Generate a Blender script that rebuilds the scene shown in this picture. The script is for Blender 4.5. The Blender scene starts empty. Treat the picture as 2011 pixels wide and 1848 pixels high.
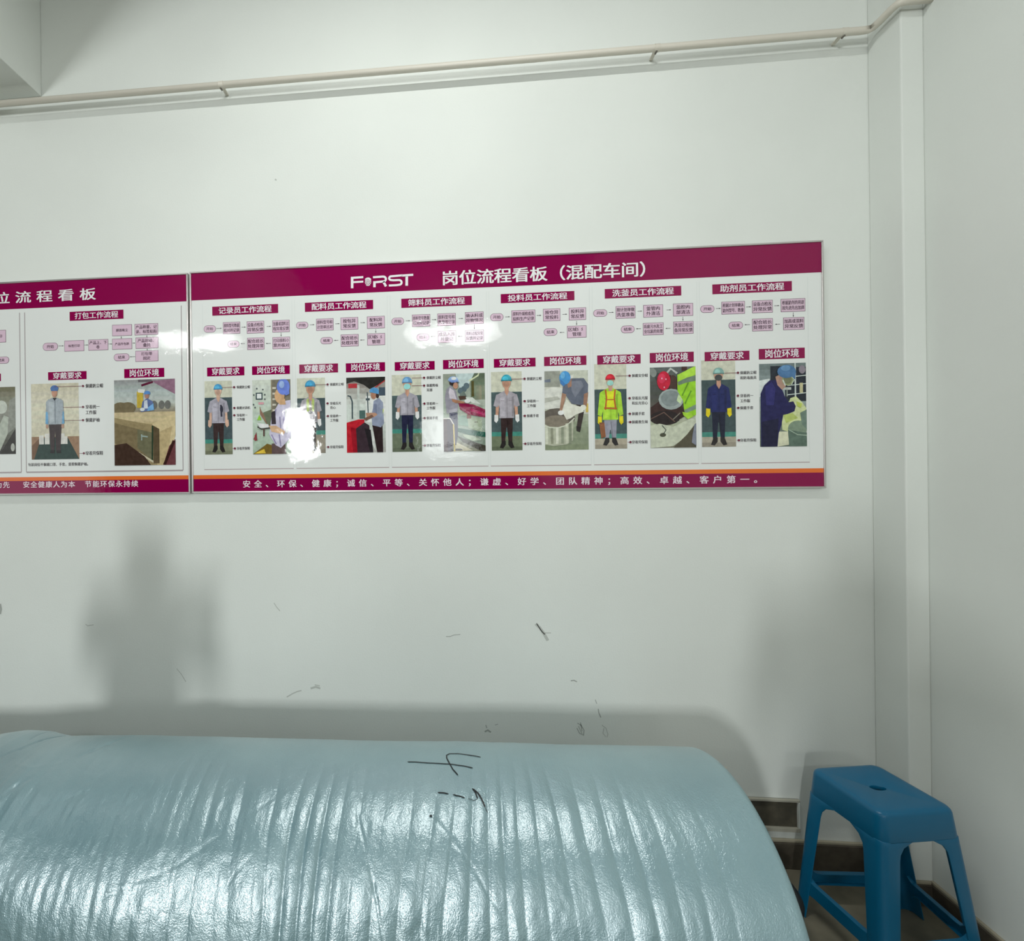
import bpy, bmesh, math, random
import numpy as np
from mathutils import Vector, Matrix
from mathutils.bvhtree import BVHTree

random.seed(7); RNG = np.random.default_rng(7)
SC = bpy.context.scene
COL = SC.collection

# ------------------------------------------------------------------ camera
F, CX, CY, ROLL = 960.0, 779.0, 925.0, 0.0116
PSI, D0, CZ = 0.0905831, 1.925533, 1.476
cam_d = bpy.data.cameras.new('camera')
cam = bpy.data.objects.new('camera', cam_d); COL.objects.link(cam)
cam_d.sensor_fit = 'HORIZONTAL'; cam_d.sensor_width = 36
cam_d.lens = F * 36 / 2011
cam_d.shift_x = (2011 / 2 - CX) / 2011
cam_d.shift_y = (CY - 1848 / 2) / 2011
cam_d.clip_start = 0.02
_a = math.atan(ROLL)
cam.matrix_world = (Matrix.Translation((0, -D0, CZ)) @ Matrix.Rotation(PSI, 4, 'Z')
                    @ Matrix.Rotation(math.pi / 2, 4, 'X') @ Matrix.Rotation(-_a, 4, 'Z'))
SC.camera = cam

# ------------------------------------------------------------------ world, exposure, lights
w = bpy.data.worlds.new('world'); SC.world = w; w.use_nodes = True
w.node_tree.nodes['Background'].inputs[0].default_value = (0.80, 0.90, 0.86, 1)
w.node_tree.nodes['Background'].inputs[1].default_value = 0.03
SC.view_settings.view_transform = 'Standard'
SC.view_settings.look = 'None'
SC.view_settings.exposure = 0.0
SC.view_settings.gamma = 1.0
SC.view_settings.use_curve_mapping = False

def area(name, loc, sx, sy, power, target=None, color=(0.965, 1.0, 0.975), spread=180):
    l = bpy.data.lights.new(name, 'AREA'); l.shape = 'RECTANGLE'
    l.size = sx; l.size_y = sy; l.energy = power; l.color = color
    l.spread = math.radians(spread)
    o = bpy.data.objects.new(name, l); COL.objects.link(o); o.location = loc
    if target is not None:
        o.rotation_euler = (Vector(target) - Vector(loc)).to_track_quat('-Z', 'Y').to_euler()
    return o
# ceiling tubes, long side parallel to the board wall (area lights face down)
area('tube_light', (-0.06, -1.22, 3.62), 1.20, 0.07, 27.5)
area('tube_light', (-3.30, -1.40, 3.62), 1.25, 0.07, 5)
for tx in (0.17, -3.90):                      # farther row, housings tilted towards the wall
    area('tube_light', (tx, -5.65, 3.60), 1.25, 0.05, 20, (tx, -1.65, 0.9))
# bright opening of the workshop far behind the camera, and a wide dim one
area('doorway_light', (-2.73, -7.5, 2.23), 0.26, 0.75, 164, (-0.6, 0, 1.2), (0.955, 1.0, 0.99))
area('wide_soft_light', (0.2, -6.6, 2.1), 0.8, 0.7, 18, (0.2, 0, 1.0), (0.955, 1.0, 0.99))
area('wide_soft_light', (-4.5, -3.0, 1.6), 1.5, 1.5, 7, (0, 0, 1.2), (0.955, 1.0, 0.99))  # added soft fill from the left, no opening there

# ------------------------------------------------------------------ helpers
def lin(c):
    return tuple(((v / 255) / 12.92 if v / 255 <= 0.04045 else ((v / 255 + 0.055) / 1.055) ** 2.4) for v in c)

_up = Vector((-ROLL, 1)).normalized(); _rt = Vector((_up.y, -_up.x))
CAMP = Vector((0, -D0, CZ))
def ray(x, y):
    a, b = x - CX, CY - y
    r = (a * _rt.x + b * _rt.y) / F; u = (a * _up.x + b * _up.y) / F
    c, s = math.cos(PSI), math.sin(PSI)
    return Vector((r * c - s, r * s + c, u))
def on_y(x, y, Y=0.0):      # photo pixel -> point on a plane of constant Y
    d = ray(x, y); return CAMP + d * ((Y + D0) / d.y)

def new_mat(name, color, rough=0.5, metal=0.0, spec=0.5, coat=0.0, coat_rough=0.1):
    m = bpy.data.materials.new(name); m.use_nodes = True
    b = m.node_tree.nodes['Principled BSDF']
    b.inputs['Base Color'].default_value = (*color, 1)
    b.inputs['Roughness'].default_value = rough
    b.inputs['Metallic'].default_value = metal
    b.inputs['Specular IOR Level'].default_value = spec
    b.inputs['Coat Weight'].default_value = coat
    b.inputs['Coat Roughness'].default_value = coat_rough
    return m
def nd(m, t, **kw):
    n = m.node_tree.nodes.new(t)
    for k, v in kw.items(): setattr(n, k, v)
    return n
def lk(m, a, b): m.node_tree.links.new(a, b)
def bsdf(m): return m.node_tree.nodes['Principled BSDF']
def add_bump(m, layers, dist=0.001):
    """layers: (scale, strength, detail[, (sx,sy,sz)]) noise bumps chained on object coordinates"""
    tc = nd(m, 'ShaderNodeTexCoord'); prev = None
    for L in layers:
        mp = nd(m, 'ShaderNodeMapping'); lk(m, tc.outputs['Object'], mp.inputs[0])
        if len(L) > 3: mp.inputs['Scale'].default_value = L[3]
        n = nd(m, 'ShaderNodeTexNoise'); n.inputs['Scale'].default_value = L[0]; n.inputs['Detail'].default_value = L[2]
        lk(m, mp.outputs[0], n.inputs['Vector'])
        b = nd(m, 'ShaderNodeBump'); b.inputs['Strength'].default_value = L[1]; b.inputs['Distance'].default_value = dist
        lk(m, n.outputs[0], b.inputs['Height'])
        if prev: lk(m, prev.outputs[0], b.inputs['Normal'])
        prev = b
    lk(m, prev.outputs[0], bsdf(m).inputs['Normal'])
    return m
def mottle(m, c1, c2, scale, detail=3, lo=0.35, hi=0.7):
    tc = nd(m, 'ShaderNodeTexCoord'); n = nd(m, 'ShaderNodeTexNoise')
    n.inputs['Scale'].default_value = scale; n.inputs['Detail'].default_value = detail
    lk(m, tc.outputs['Object'], n.inputs['Vector'])
    r = nd(m, 'ShaderNodeValToRGB'); r.color_ramp.elements[0].position = lo; r.color_ramp.elements[1].position = hi
    r.color_ramp.elements[0].color = (*c1, 1); r.color_ramp.elements[1].color = (*c2, 1)
    lk(m, n.outputs[0], r.inputs[0]); lk(m, r.outputs[0], bsdf(m).inputs['Base Color'])
    return m

def link(name, me, mats, parent=None, smooth=False, **props):
    o = bpy.data.objects.new(name, me); COL.objects.link(o)
    for m in (mats if isinstance(mats, (list, tuple)) else [mats]): me.materials.append(m)
    if smooth:
        for p in me.polygons: p.use_smooth = True
    if parent is not None: o.parent = parent
    for k, v in props.items(): o[k] = v
    return o
def from_bm(bm, name='m'):
    me = bpy.data.meshes.new(name); bm.to_mesh(me); bm.free(); return me
def bm_box(bm, lo, hi, bev=0.0):
    r = bmesh.ops.create_cube(bm, size=1)
    s = [hi[i] - lo[i] for i in range(3)]; c = [(hi[i] + lo[i]) / 2 for i in range(3)]
    for v in r['verts']: v.co = Vector((v.co.x * s[0] + c[0], v.co.y * s[1] + c[1], v.co.z * s[2] + c[2]))
    if bev:
        es = list({e for v in r['verts'] for e in v.link_edges})
        bmesh.ops.bevel(bm, geom=es, offset=bev, segments=2, affect='EDGES', profile=0.5)
def box(name, lo, hi, mat, parent=None, bev=0.0, **props):
    bm = bmesh.new(); bm_box(bm, lo, hi, bev); return link(name, from_bm(bm), mat, parent, **props)
def empty(name, loc=(0, 0, 0), **props):
    o = bpy.data.objects.new(name, None); COL.objects.link(o); o.location = loc; o.empty_display_size = 0.1
    for k, v in props.items(): o[k] = v
    return o
def tube_mesh(pts, rad, seg=16, caps=True):
    pts = [Vector(p) for p in pts]; rads = rad if isinstance(rad, (list, tuple)) else [rad] * len(pts)
    bm = bmesh.new(); rings = []
    nrm = None
    for i, p in enumerate(pts):
        t = (pts[min(i + 1, len(pts) - 1)] - pts[max(i - 1, 0)]).normalized()
        if nrm is None: nrm = t.orthogonal().normalized()
        nrm = (nrm - t * nrm.dot(t)).normalized(); bn = t.cross(nrm)
        rings.append([bm.verts.new(p + (nrm * math.cos(2 * math.pi * k / seg) + bn * math.sin(2 * math.pi * k / seg)) * rads[i]) for k in range(seg)])
    for a, b in zip(rings, rings[1:]):
        for k in range(seg): bm.faces.new((a[k], a[(k + 1) % seg], b[(k + 1) % seg], b[k]))
    if caps: bm.faces.new(rings[0][::-1]); bm.faces.new(rings[-1])
    bmesh.ops.recalc_face_normals(bm, faces=bm.faces[:])
    return from_bm(bm)

# ------------------------------------------------------------------ the room
XR = 1.6306                     # right wall plane
WALL = lin((226, 229, 224))
def wall_mat(name, base=WALL, seed=0.0):
    m = new_mat(name, base, rough=0.62, spec=0.25)
    mottle(m, tuple(v * 0.965 for v in base), tuple(min(1, v * 1.02) for v in base), 1.6, 4)
    add_bump(m, [(2.2, 0.35, 2), (160, 0.10, 3)], dist=0.004)
    return m
m_wall = wall_mat('white_wall_paint')
m_far = mottle(new_mat('dim_workshop_paint', (.3, .3, .3), rough=.7), lin((112, 114, 110)), lin((128, 130, 126)), 1.2, 3)
m_floor = mottle(new_mat('grey_floor', (.2, .19, .16), rough=0.5), lin((112, 107, 92)), lin((138, 131, 113)), 9, 5)
add_bump(m_floor, [(40, 0.2, 3)], dist=0.002)
m_base = mottle(new_mat('dark_skirting_tile', (.1, .1, .1), rough=0.35), lin((74, 68, 60)), lin((92, 85, 74)), 30, 4)
m_cap = new_mat('skirting_grout', lin((168, 160, 140)), rough=0.6)

wb = box('wall_back', (-6.2, 0, -0.1), (XR + 0.2, 0.15, 3.85), m_wall, kind='structure')
box('floor', (-6.2, -8.2, -0.1), (XR + 0.2, 0.0, 0), m_floor, kind='structure')
box('ceiling', (-6.2, -8.2, 3.75), (XR + 0.2, 0.0, 3.85), m_far, kind='structure')
bm = bmesh.new()
bm_box(bm, (XR, -8.2, 0), (XR + 0.2, 0, 3.75))
link('wall_right', from_bm(bm), m_wall, kind='structure')
box('wall_left', (-6.2, -8.2, 0), (-6.0, 0, 3.75), m_far, kind='structure')
box('wall_front', (-6.0, -8.2, 0), (XR, -8.0, 3.75), m_far, kind='structure')
box('trim_1', (-2.15, -8.0, 3.077), (-1.664, 0, 3.75), m_wall, kind='structure', bev=0.004,
    label='white ceiling beam running out from the top left of the wall')

XP, YP = 1.560, -0.129      # slim pilaster in the corner
box('trim_2', (XP, YP, 0), (XR, 0, 3.75), m_wall, kind='structure', bev=0.004, label='slim white pilaster in the corner behind the blue stool')
# skirting: dark tile band with a pale mortar cap
def skirting(name, lo, hi, axis):
    o = box(name, lo, hi, m_base, kind='structure', bev=0.002)
    l2, h2 = list(lo), list(hi)
    l2[2] = hi[2]; h2[2] = hi[2] + 0.010
    if axis == 'x': h2[1] -= 0.0; l2[1] += 0.004
    else: l2[0] += 0.004
    box('mortar_cap', l2, h2, m_cap, o, bev=0.002)
    return o
skirting('baseboard_back', (-6.0, -0.014, 0), (XP, -0.0, 0.095), 'x')
skirting('baseboard_corner', (XP - 0.012, YP - 0.012, 0), (XR - 0.012, YP, 0.070), 'x')
skirting('baseboard_right', (XR - 0.014, -8.0, 0), (XR, YP, 0.070), 'y')

# low wall recess panel beside the stool
m_frame = new_mat('pale_plaster_rim', lin((176, 172, 158)), rough=0.55)
m_dark = mottle(new_mat('dark_recess', (.1, .1, .1), rough=0.6), lin((72, 68, 58)), lin((92, 86, 72)), 22, 3)
vent = empty('wall_recess', (1.05, 0, 0.19), label='shallow dark rectangular recess panel low on the wall between roll and stool', category='wall panel')
VX0, VX1, VZ0, VZ1 = 0.80, 1.295, 0.135, 0.252
def vbox(n, lo, hi, m, bev=0.001):
    return box(n, tuple(a - b for a, b in zip(lo, (1.05, 0, 0.19))), tuple(a - b for a, b in zip(hi, (1.05, 0, 0.19))), m, vent, bev)
vbox('back_panel', (VX0, -0.003, VZ0), (VX1, 0, VZ1), m_dark)
vbox('rim', (VX0, -0.012, VZ1 - 0.008), (VX1, 0, VZ1), m_frame)
vbox('rim', (VX0, -0.012, VZ0), (VX1, 0, VZ0 + 0.014), m_frame)
vbox('rim', (VX1 - 0.006, -0.012, VZ0 + 0.014), (VX1, 0, VZ1 - 0.008), m_wall)
vbox('rim', (VX0, -0.012, VZ0 + 0.014), (VX0 + 0.008, 0, VZ1 - 0.008), m_frame)

# scuffs and pencil marks on the back wall (flat marks of their own shape)
def ribbon(bm, pts, width, Y, widths=None):
    """flat ribbon in the XZ plane through (x, z) points"""
    P = [Vector((p[0], p[1])) for p in pts]; L = []; R = []
    for i, p in enumerate(P):
        t = (P[min(i + 1, len(P) - 1)] - P[max(i - 1, 0)])
        t = t.normalized() if t.length > 0 else Vector((1, 0))
        n = Vector((-t.y, t.x)); hw = (widths[i] if widths else width) / 2
        if 0 < i < len(P) - 1:
            t1 = (P[i] - P[i - 1]).normalized(); c = max(0.5, t.dot(t1)); hw = hw / c
        L.append(bm.verts.new((p.x + n.x * hw, Y, p.y + n.y * hw))); R.append(bm.verts.new((p.x - n.x * hw, Y, p.y - n.y * hw)))
    for i in range(len(P) - 1): bm.faces.new((L[i], R[i], R[i + 1], L[i + 1]))
m_scuff = new_mat('grey_scuff', lin((168, 171, 166)), rough=0.7)
m_scuff2 = new_mat('faint_scuff', lin((188, 191, 185)), rough=0.7)
def px_ribbon(bm, pts, wpx, Y):
    q = [on_y(x, y, Y) for x, y in pts]
    ribbon(bm, [(a.x, a.z) for a in q], wpx * 0.00195, Y)
def scuff(strokes, mat=m_scuff):
    bm = bmesh.new()
    for pts, wd in strokes: px_ribbon(bm, pts, wd, -0.0006)
    link('scuff_mark', from_bm(bm), mat, wb)
scuff([([(1052, 1225), (1060, 1233), (1068, 1244), (1076, 1258)], 5.5)], m_scuff2)
scuff([([(1054, 1225), (1064, 1240), (1070, 1246)], 1.6), ([(1070, 1243), (1082, 1243)], 1.4)], m_scuff2)
scuff([([(1121, 1337), (1127, 1336), (1133, 1339)], 2.2)])
scuff([([(1175, 1392), (1176, 1400), (1180, 1409)], 1.8), ([(1169, 1374), (1172, 1382)], 1.4)])
scuff([([(1134, 1420), (1141, 1424), (1147, 1434), (1146, 1444), (1138, 1440), (1133, 1430)], 1.5),
       ([(1140, 1419), (1143, 1436)], 1.4), ([(1136, 1426), (1143, 1441)], 1.2)])
scuff([([(1182, 1424), (1190, 1430), (1194, 1442), (1192, 1448)], 1.3), ([(1186, 1430), (1184, 1440), (1190, 1447)], 1.2)], m_scuff2)
scuff([([(952, 1437), (958, 1434), (964, 1438)], 3), ([(954, 1424), (956, 1430)], 1.5), ([(972, 1424), (978, 1422)], 1.2)])
scuff([([(563, 1369), (575, 1362), (584, 1358), (592, 1356)], 2.4)], m_scuff2)
scuff([([(610, 1352), (620, 1349), (629, 1352)], 4), ([(618, 1345), (628, 1347)], 2)], m_scuff2)
scuff([([(876, 1250), (884, 1250), (892, 1247), (904, 1246)], 1.4)])
scuff([([(538, 1184), (543, 1192), (550, 1200)], 1.4)], m_scuff2)
scuff([([(168, 1226), (172, 1229), (184, 1227)], 1.6)], m_scuff2)
scuff([([(347, 1313), (356, 1324), (365, 1339)], 1.4)], m_scuff2)
scuff([([(540, 352), (543, 354)], 3)], m_scuff2)
scuff([([(1422, 1506), (1427, 1508)], 4)], new_mat('chipped_paint', lin((235, 232, 220)), rough=0.8))
scuff([([(0, 1186), (2, 1196), (0, 1206)], 5)])
# ------------------------------------------------------------------ conduit pipe
m_pvc = new_mat('pvc_conduit', lin((214, 208, 196)), rough=0.4)
PS = 0.054                                        # distance of the pipe centre from the wall
pz = on_y(0, 201.5, -PS).z; pzr = on_y(1690, 60.5, -PS).z
pipe = empty('conduit_pipe', (0, -PS, pz), label='cream plastic conduit pipe clipped along the top of the wall', category='pipe')
def prel(p): return (p[0], p[1] + PS, p[2] - pz)
bx = XP - PS * 0.55
pts = [(-6.0, -PS, pz)] + [(bx - 0.03, -PS, pzr), (bx - 0.009, -PS - 0.003, pzr), (bx - 0.003, -PS - 0.009, pzr), (bx, -PS - 0.03, pzr)]
yq = YP - PS * 0.55
pts += [(bx, yq + 0.03, pzr), (bx + 0.003, yq + 0.009, pzr), (bx + 0.009, yq + 0.003, pzr), (bx + 0.03, yq, pzr), (XR, yq, pzr)]
link('tube', tube_mesh([prel(p) for p in pts], 0.0120, 20), m_pvc, pipe, smooth=True)
m_steel = new_mat('clip_steel', lin((120, 116, 108)), rough=0.35, metal=0.7)
for px in (435, 1290, 1658):
    c = on_y(px, 208 - px * 0.0865 + 4, -PS); c.z = pz + (pzr - pz) * (c.x + 6) / (bx + 6)
    cl = link('pipe_clip', tube_mesh([(c.x - 0.009, 0, c.z - pz), (c.x + 0.009, 0, c.z - pz)], 0.0132, 20), m_pvc, pipe, smooth=False)
    box('clip_foot', (c.x - 0.006, 0.0, c.z - pz - 0.003), (c.x + 0.006, PS - 0.0015, c.z - pz + 0.003), m_pvc, cl, 0.001)
    link('clip_screw', tube_mesh([(c.x - 0.002, -0.004, c.z - pz - 0.014), (c.x - 0.002, 0.008, c.z - pz - 0.014)], 0.0035, 10), m_steel, cl, smooth=True)
# ------------------------------------------------------------------ printed boards
YB = -0.018                                        # front face of the boards
_pm = {}
def P(c, name='print_ink', k=1.0):
    """printed, laminated colour: c is how it looks on the lit board, where paper white is about 222"""
    key = (tuple(c), name)
    if key not in _pm:
        wl = lin((226, 226, 226))[0]
        col = tuple(min(0.86, v / wl * 0.80) for v in lin(c))
        m = new_mat(name, col, rough=0.035, spec=0.40)
        add_bump(m, [(2.0, 0.30, 1, (1, 1, 1)), (20, 0.06, 2), (300, 0.015, 2)], dist=0.008)
        if name == 'photo_ink':                    # the grain and unevenness of a printed photograph
            mottle(m, tuple(v * 0.85 for v in col), tuple(min(0.86, v * 1.12 + 0.005) for v in col), 58, 6, 0.33, 0.67)
        _pm[key] = m
    return _pm[key]
WHITE, MAG, ORG, PINK, INK = (226, 228, 226), (134, 0, 70), (226, 112, 48), (216, 188, 206), (72, 52, 66)
m_alu = new_mat('aluminium_edging', lin((205, 200, 198)), rough=0.28, metal=0.85)

class Bd:
    """one wall board, its parts placed in world metres and stored relative to the board's Empty"""
    def __init__(s, name, x0, x1, z0, z1, label, cat='sign board', group=None):
        s.o = empty(name, (x0, 0, z0), label=label, category=cat)
        s.x0, s.z0, s.x1, s.z1 = x0, z0, x1, z1
        if group: s.o['group'] = group
        s.box('panel', x0 + 0.004, x1 - 0.004, z0 + 0.004, z1 - 0.004, -0.003, YB, P(WHITE))
        t = 0.0065
        for a in ((x0, x1, z1 - t, z1), (x0, x1, z0, z0 + t), (x0, x0 + t, z0 + t, z1 - t), (x1 - t, x1, z0 + t, z1 - t)):
            s.box('edging', *a, -0.002, YB - 0.004, m_alu, bev=0.0012)
    def box(s, n, xa, xb, za, zb, ya, yb, m, bev=0):
        bm = bmesh.new(); bm_box(bm, (xa - s.x0, yb, za - s.z0), (xb - s.x0, ya, zb - s.z0), bev)
        return link(n, from_bm(bm), m, s.o)
    def mesh(s, n, bm, mats, parent=None, **kw):
        bmesh.ops.translate(bm, verts=bm.verts[:], vec=(-s.x0, 0, -s.z0))
        o = link(n, from_bm(bm), mats, s.o if parent is None else parent, **kw)
        return o
def quad(bm, xa, xb, za, zb, Y, mi=0):
    f = bm.faces.new([bm.verts.new(p) for p in ((xa, Y, za), (xb, Y, za), (xb, Y, zb), (xa, Y, zb))]); f.material_index = mi
    return f
def K(ox, oy, s): return lambda x, y: (ox + x / s, oy + y / s)
def rc(k, a, b):      # two crop corners (top left, bottom right) -> x0,x1,z0,z1 on the board
    p, q = on_y(*k(*a), YB), on_y(*k(*b), YB); return p.x, q.x, q.z, p.z
def layer(n): return YB - 0.0003 * n

def glyph(ch, res):
    c = bpy.data.curves.new('t', 'FONT'); c.body = ch; c.resolution_u = res; c.fill_mode = 'FRONT'
    o = bpy.data.objects.new('t', c); COL.objects.link(o)
    me = bpy.data.meshes.new_from_object(o.evaluated_get(bpy.context.evaluated_depsgraph_get()))
    bpy.data.objects.remove(o); bpy.data.curves.remove(c)
    n = len(me.vertices); a = np.zeros(n * 3); me.vertices.foreach_get('co', a); a = a.reshape(-1, 3)
    fs = [tuple(p.vertices) for p in me.polygons]; bpy.data.meshes.remove(me)
    return a, fs
_gc = {}
def get_glyph(ch, res):
    if (ch, res) not in _gc: _gc[(ch, res)] = glyph(ch, res)
    return _gc[(ch, res)]
_ref = get_glyph('\u56fd', 3)[0]; GL, GH = _ref.min(0), _ref.max(0)          # a full square character
def put_char(bm, ch, xc, zc, w, h, Y, bold, res):
    a, fs = get_glyph(ch, res)
    if not len(fs): return
    shifts = [0.0] if bold <= 0 else [-bold, 0.0, bold]
    k_ = 0
    for q, dx in enumerate(shifts):
        for dz in ((0.0,) if bold <= 0.02 else (-bold * .5, bold * .5)):
            k_ += 1; Yk = Y - 0.00006 * k_
            vs = [bm.verts.new((xc + ((v[0] - (GL[0] + GH[0]) / 2) / (GH[0] - GL[0]) + dx) * w, Yk, zc + ((v[1] - (GL[1] + GH[1]) / 2) / (GH[1] - GL[1]) + dz) * h)) for v in a]
            for f in fs:
                try: bm.faces.new([vs[i] for i in f])
                except ValueError: pass
def text(bd, body, x0, x1, z0, z1, mat, ly=3, fill=0.84, bold=0.018, parent=None, res=2, bm=None, skip_left=None):
    """full width characters between x0 and x1; without bm every character becomes a part of its own"""
    n = len(body); pitch = (x1 - x0) / (n - 1 + fill) if n > 1 else (x1 - x0); w = pitch * fill; h = z1 - z0
    for i, ch in enumerate(body):
        xc = x0 + w / 2 + pitch * i
        if bm is not None: put_char(bm, ch, xc, (z0 + z1) / 2, w, h, layer(ly), bold, res)
        else:
            b = bmesh.new(); put_char(b, ch, xc, (z0 + z1) / 2, w, h, layer(ly), bold, res)
            if len(b.faces): bd.mesh('printed_character', b, mat, parent)
            else: b.free()

def plate(bd, k, a, b, body, name='title_plate', pad=(0.105, 0.16)):
    x0, x1, z0, z1 = rc(k, a, b); bm = bmesh.new(); quad(bm, x0, x1, z0, z1, layer(2))
    o = bd.mesh(name, bm, P((138, 2, 72)))
    w, h = x1 - x0, z1 - z0
    text(bd, body, x0 + w * pad[0], x1 - w * pad[0], z0 + h * pad[1], z1 - h * pad[1], P((240, 226, 232)), ly=3, bold=0.022, parent=o)
    return o
def round_poly(bm, x0, x1, z0, z1, Y, r, mi, n=6):
    vs = []
    for cx, cz, a0 in ((x1 - r, z1 - r, 0), (x0 + r, z1 - r, 90), (x0 + r, z0 + r, 180), (x1 - r, z0 + r, 270)):
        for i in range(n + 1):
            a = math.radians(a0 + 90 * i / n); vs.append(bm.verts.new((cx + r * math.cos(a), Y, cz + r * math.sin(a))))
    f = bm.faces.new(vs); f.material_index = mi
def flow(bd, k, a, b, lines, pill=False):
    x0, x1, z0, z1 = rc(k, a, b); bm = bmesh.new(); h = z1 - z0; t = 0.0016
    if pill:
        round_poly(bm, x0, x1, z0, z1, layer(1), h * .48, 1); round_poly(bm, x0 + t, x1 - t, z0 + t, z1 - t, layer(2), h * .48 - t, 0)
    else:
        quad(bm, x0, x1, z0, z1, layer(1), 1); quad(bm, x0 + t, x1 - t, z0 + t, z1 - t, layer(2), 0)
    o = bd.mesh('flow_box' if not pill else 'flow_capsule', bm, [P(PINK), P((120, 92, 108))])
    bm = bmesh.new(); n = len(lines); lh = min(h * .30, 0.0155) if n > 1 or not pill else h * .42
    if n == 1 and not pill: lh = h * .24
    cx, cz = (x0 + x1) / 2, (z0 + z1) / 2
    for i, s in enumerate(lines):
        zc = cz + (0 if n == 1 else (h * .20 if i == 0 else -h * .20)); wd = min((x1 - x0) * .88, lh * 1.12 * len(s))
        text(bd, s, cx - wd / 2, cx + wd / 2, zc - lh / 2, zc + lh / 2, None, ly=3, bold=0.018, bm=bm, res=1)
    bd.mesh('lettering', bm, P(INK), o, kind='stuff')
def arrow(bd, k, a, b):
    bm = bmesh.new()
    p, q = on_y(*k(*a), YB), on_y(*k(*b), YB)
    if abs(a[0] - b[0]) > abs(a[1] - b[1]): q.z = p.z
    else: q.x = p.x
    d = Vector((q.x - p.x, q.z - p.z)).normalized(); n = Vector((-d.y, d.x)); Y = layer(2)
    ribbon(bm, [(p.x, p.z), (q.x, q.z)], 0.0014, Y)
    t = Vector((q.x, q.z)); s = 0.0042
    bm.faces.new([bm.verts.new((v.x, Y, v.y)) for v in (t + d * s * .5, t - d * s + n * s * .5, t - d * s - n * s * .5)])
    bd.mesh('flow_arrow', bm, P((70, 60, 66)))
def notes(bd, k, tx, ch, items):
    Y = layer(9)
    for dx, dy, lx, lines in items:
        bm = bmesh.new(); bm2 = bmesh.new()
        p = on_y(*k(dx, dy), YB); l = on_y(*k(lx, dy), YB)
        ribbon(bm, [(l.x, p.z), (p.x, p.z)], 0.0016, Y)
        c = [bm.verts.new((p.x + 0.0045 * math.cos(i * math.pi / 5), Y - 0.0002, p.z + 0.0045 * math.sin(i * math.pi / 5))) for i in range(10)]
        bm.faces.new(c)
        for i, s in enumerate(lines):
            a = on_y(*k(tx, dy + i * ch * 1.62), YB); b = on_y(*k(tx + ch * len(s), dy), YB); h = (b.x - a.x) / len(s)
            text(bd, s, a.x, b.x, a.z - h * .52, a.z + h * .52, None, ly=3, bold=0.02, bm=bm2, res=1)
        o = bd.mesh('callout_pointer', bm, P((110, 46, 62))); bd.mesh('callout_lettering', bm2, P((78, 72, 76)), o, kind='stuff')

class Photo:
    """a printed photograph: flat colour shapes in unit coordinates (x right, y down), one mesh"""
    def __init__(s, bd, k, a, b, label):
        s.bd = bd; s.x0, s.x1, s.z0, s.z1 = rc(k, a, b); s.bm = bmesh.new(); s.mats = []; s.idx = {}; s.n = 1; s.label = label
    def mi(s, c):
        c = tuple(c)
        if c not in s.idx: s.idx[c] = len(s.mats); s.mats.append(P(c, 'photo_ink'))
        return s.idx[c]
    def pt(s, x, y): return (s.x0 + (s.x1 - s.x0) * min(1, max(0, x)), YB - 0.0003 - 0.00009 * s.n, s.z1 - (s.z1 - s.z0) * min(1, max(0, y)))
    def poly(s, c, pts, up=True):
        q = []
        for p in pts:
            v = s.pt(*p)
            if not q or (abs(q[-1][0] - v[0]) + abs(q[-1][2] - v[2])) > 1e-6: q.append(v)
        if len(q) > 2 and (abs(q[0][0] - q[-1][0]) + abs(q[0][2] - q[-1][2])) < 1e-6: q.pop()
        if len(q) > 2:
            f = s.bm.faces.new([s.bm.verts.new(v) for v in q]); f.material_index = s.mi(c)
        s.n += 1
    def rect(s, c, x0, y0, x1, y1): s.poly(c, [(x0, y0), (x1, y0), (x1, y1), (x0, y1)])
    def ell(s, c, cx, cy, rx, ry, n=16, a0=0, a1=360):
        s.poly(c, [(cx + rx * math.cos(math.radians(a0 + (a1 - a0) * i / n)), cy + ry * math.sin(math.radians(a0 + (a1 - a0) * i / n))) for i in range(n + (a1 - a0 != 360))])
    def stroke(s, c, pts, w):       # w in fraction of width
        W, H = s.x1 - s.x0, s.z1 - s.z0; P_ = [Vector((p[0] * W, p[1] * H)) for p in pts]; L = []; R = []
        for i, p in enumerate(P_):
            t = (P_[min(i + 1, len(P_) - 1)] - P_[max(i - 1, 0)]).normalized(); n = Vector((-t.y, t.x)) * w * W / 2
            L.append(p + n); R.append(p - n)
        s.poly(c, [(v.x / W, v.y / H) for v in L + R[::-1]])
    def grad(s, cs, y0, y1, x0=0, x1=1, n=14):
        for i in range(n):
            t = i / (n - 1) * (len(cs) - 1); j = min(int(t), len(cs) - 2); u = t - j
            c = tuple(int(round((cs[j][q] * (1 - u) + cs[j + 1][q] * u) / 3) * 3) for q in range(3))
            s.rect(c, x0, y0 + (y1 - y0) * i / n, x1, y0 + (y1 - y0) * (i + 1) / n); s.n -= 1
        s.n += 1
    def done(s):
        s.bd.mesh('photo_print', s.bm, s.mats, label=s.label)

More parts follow.
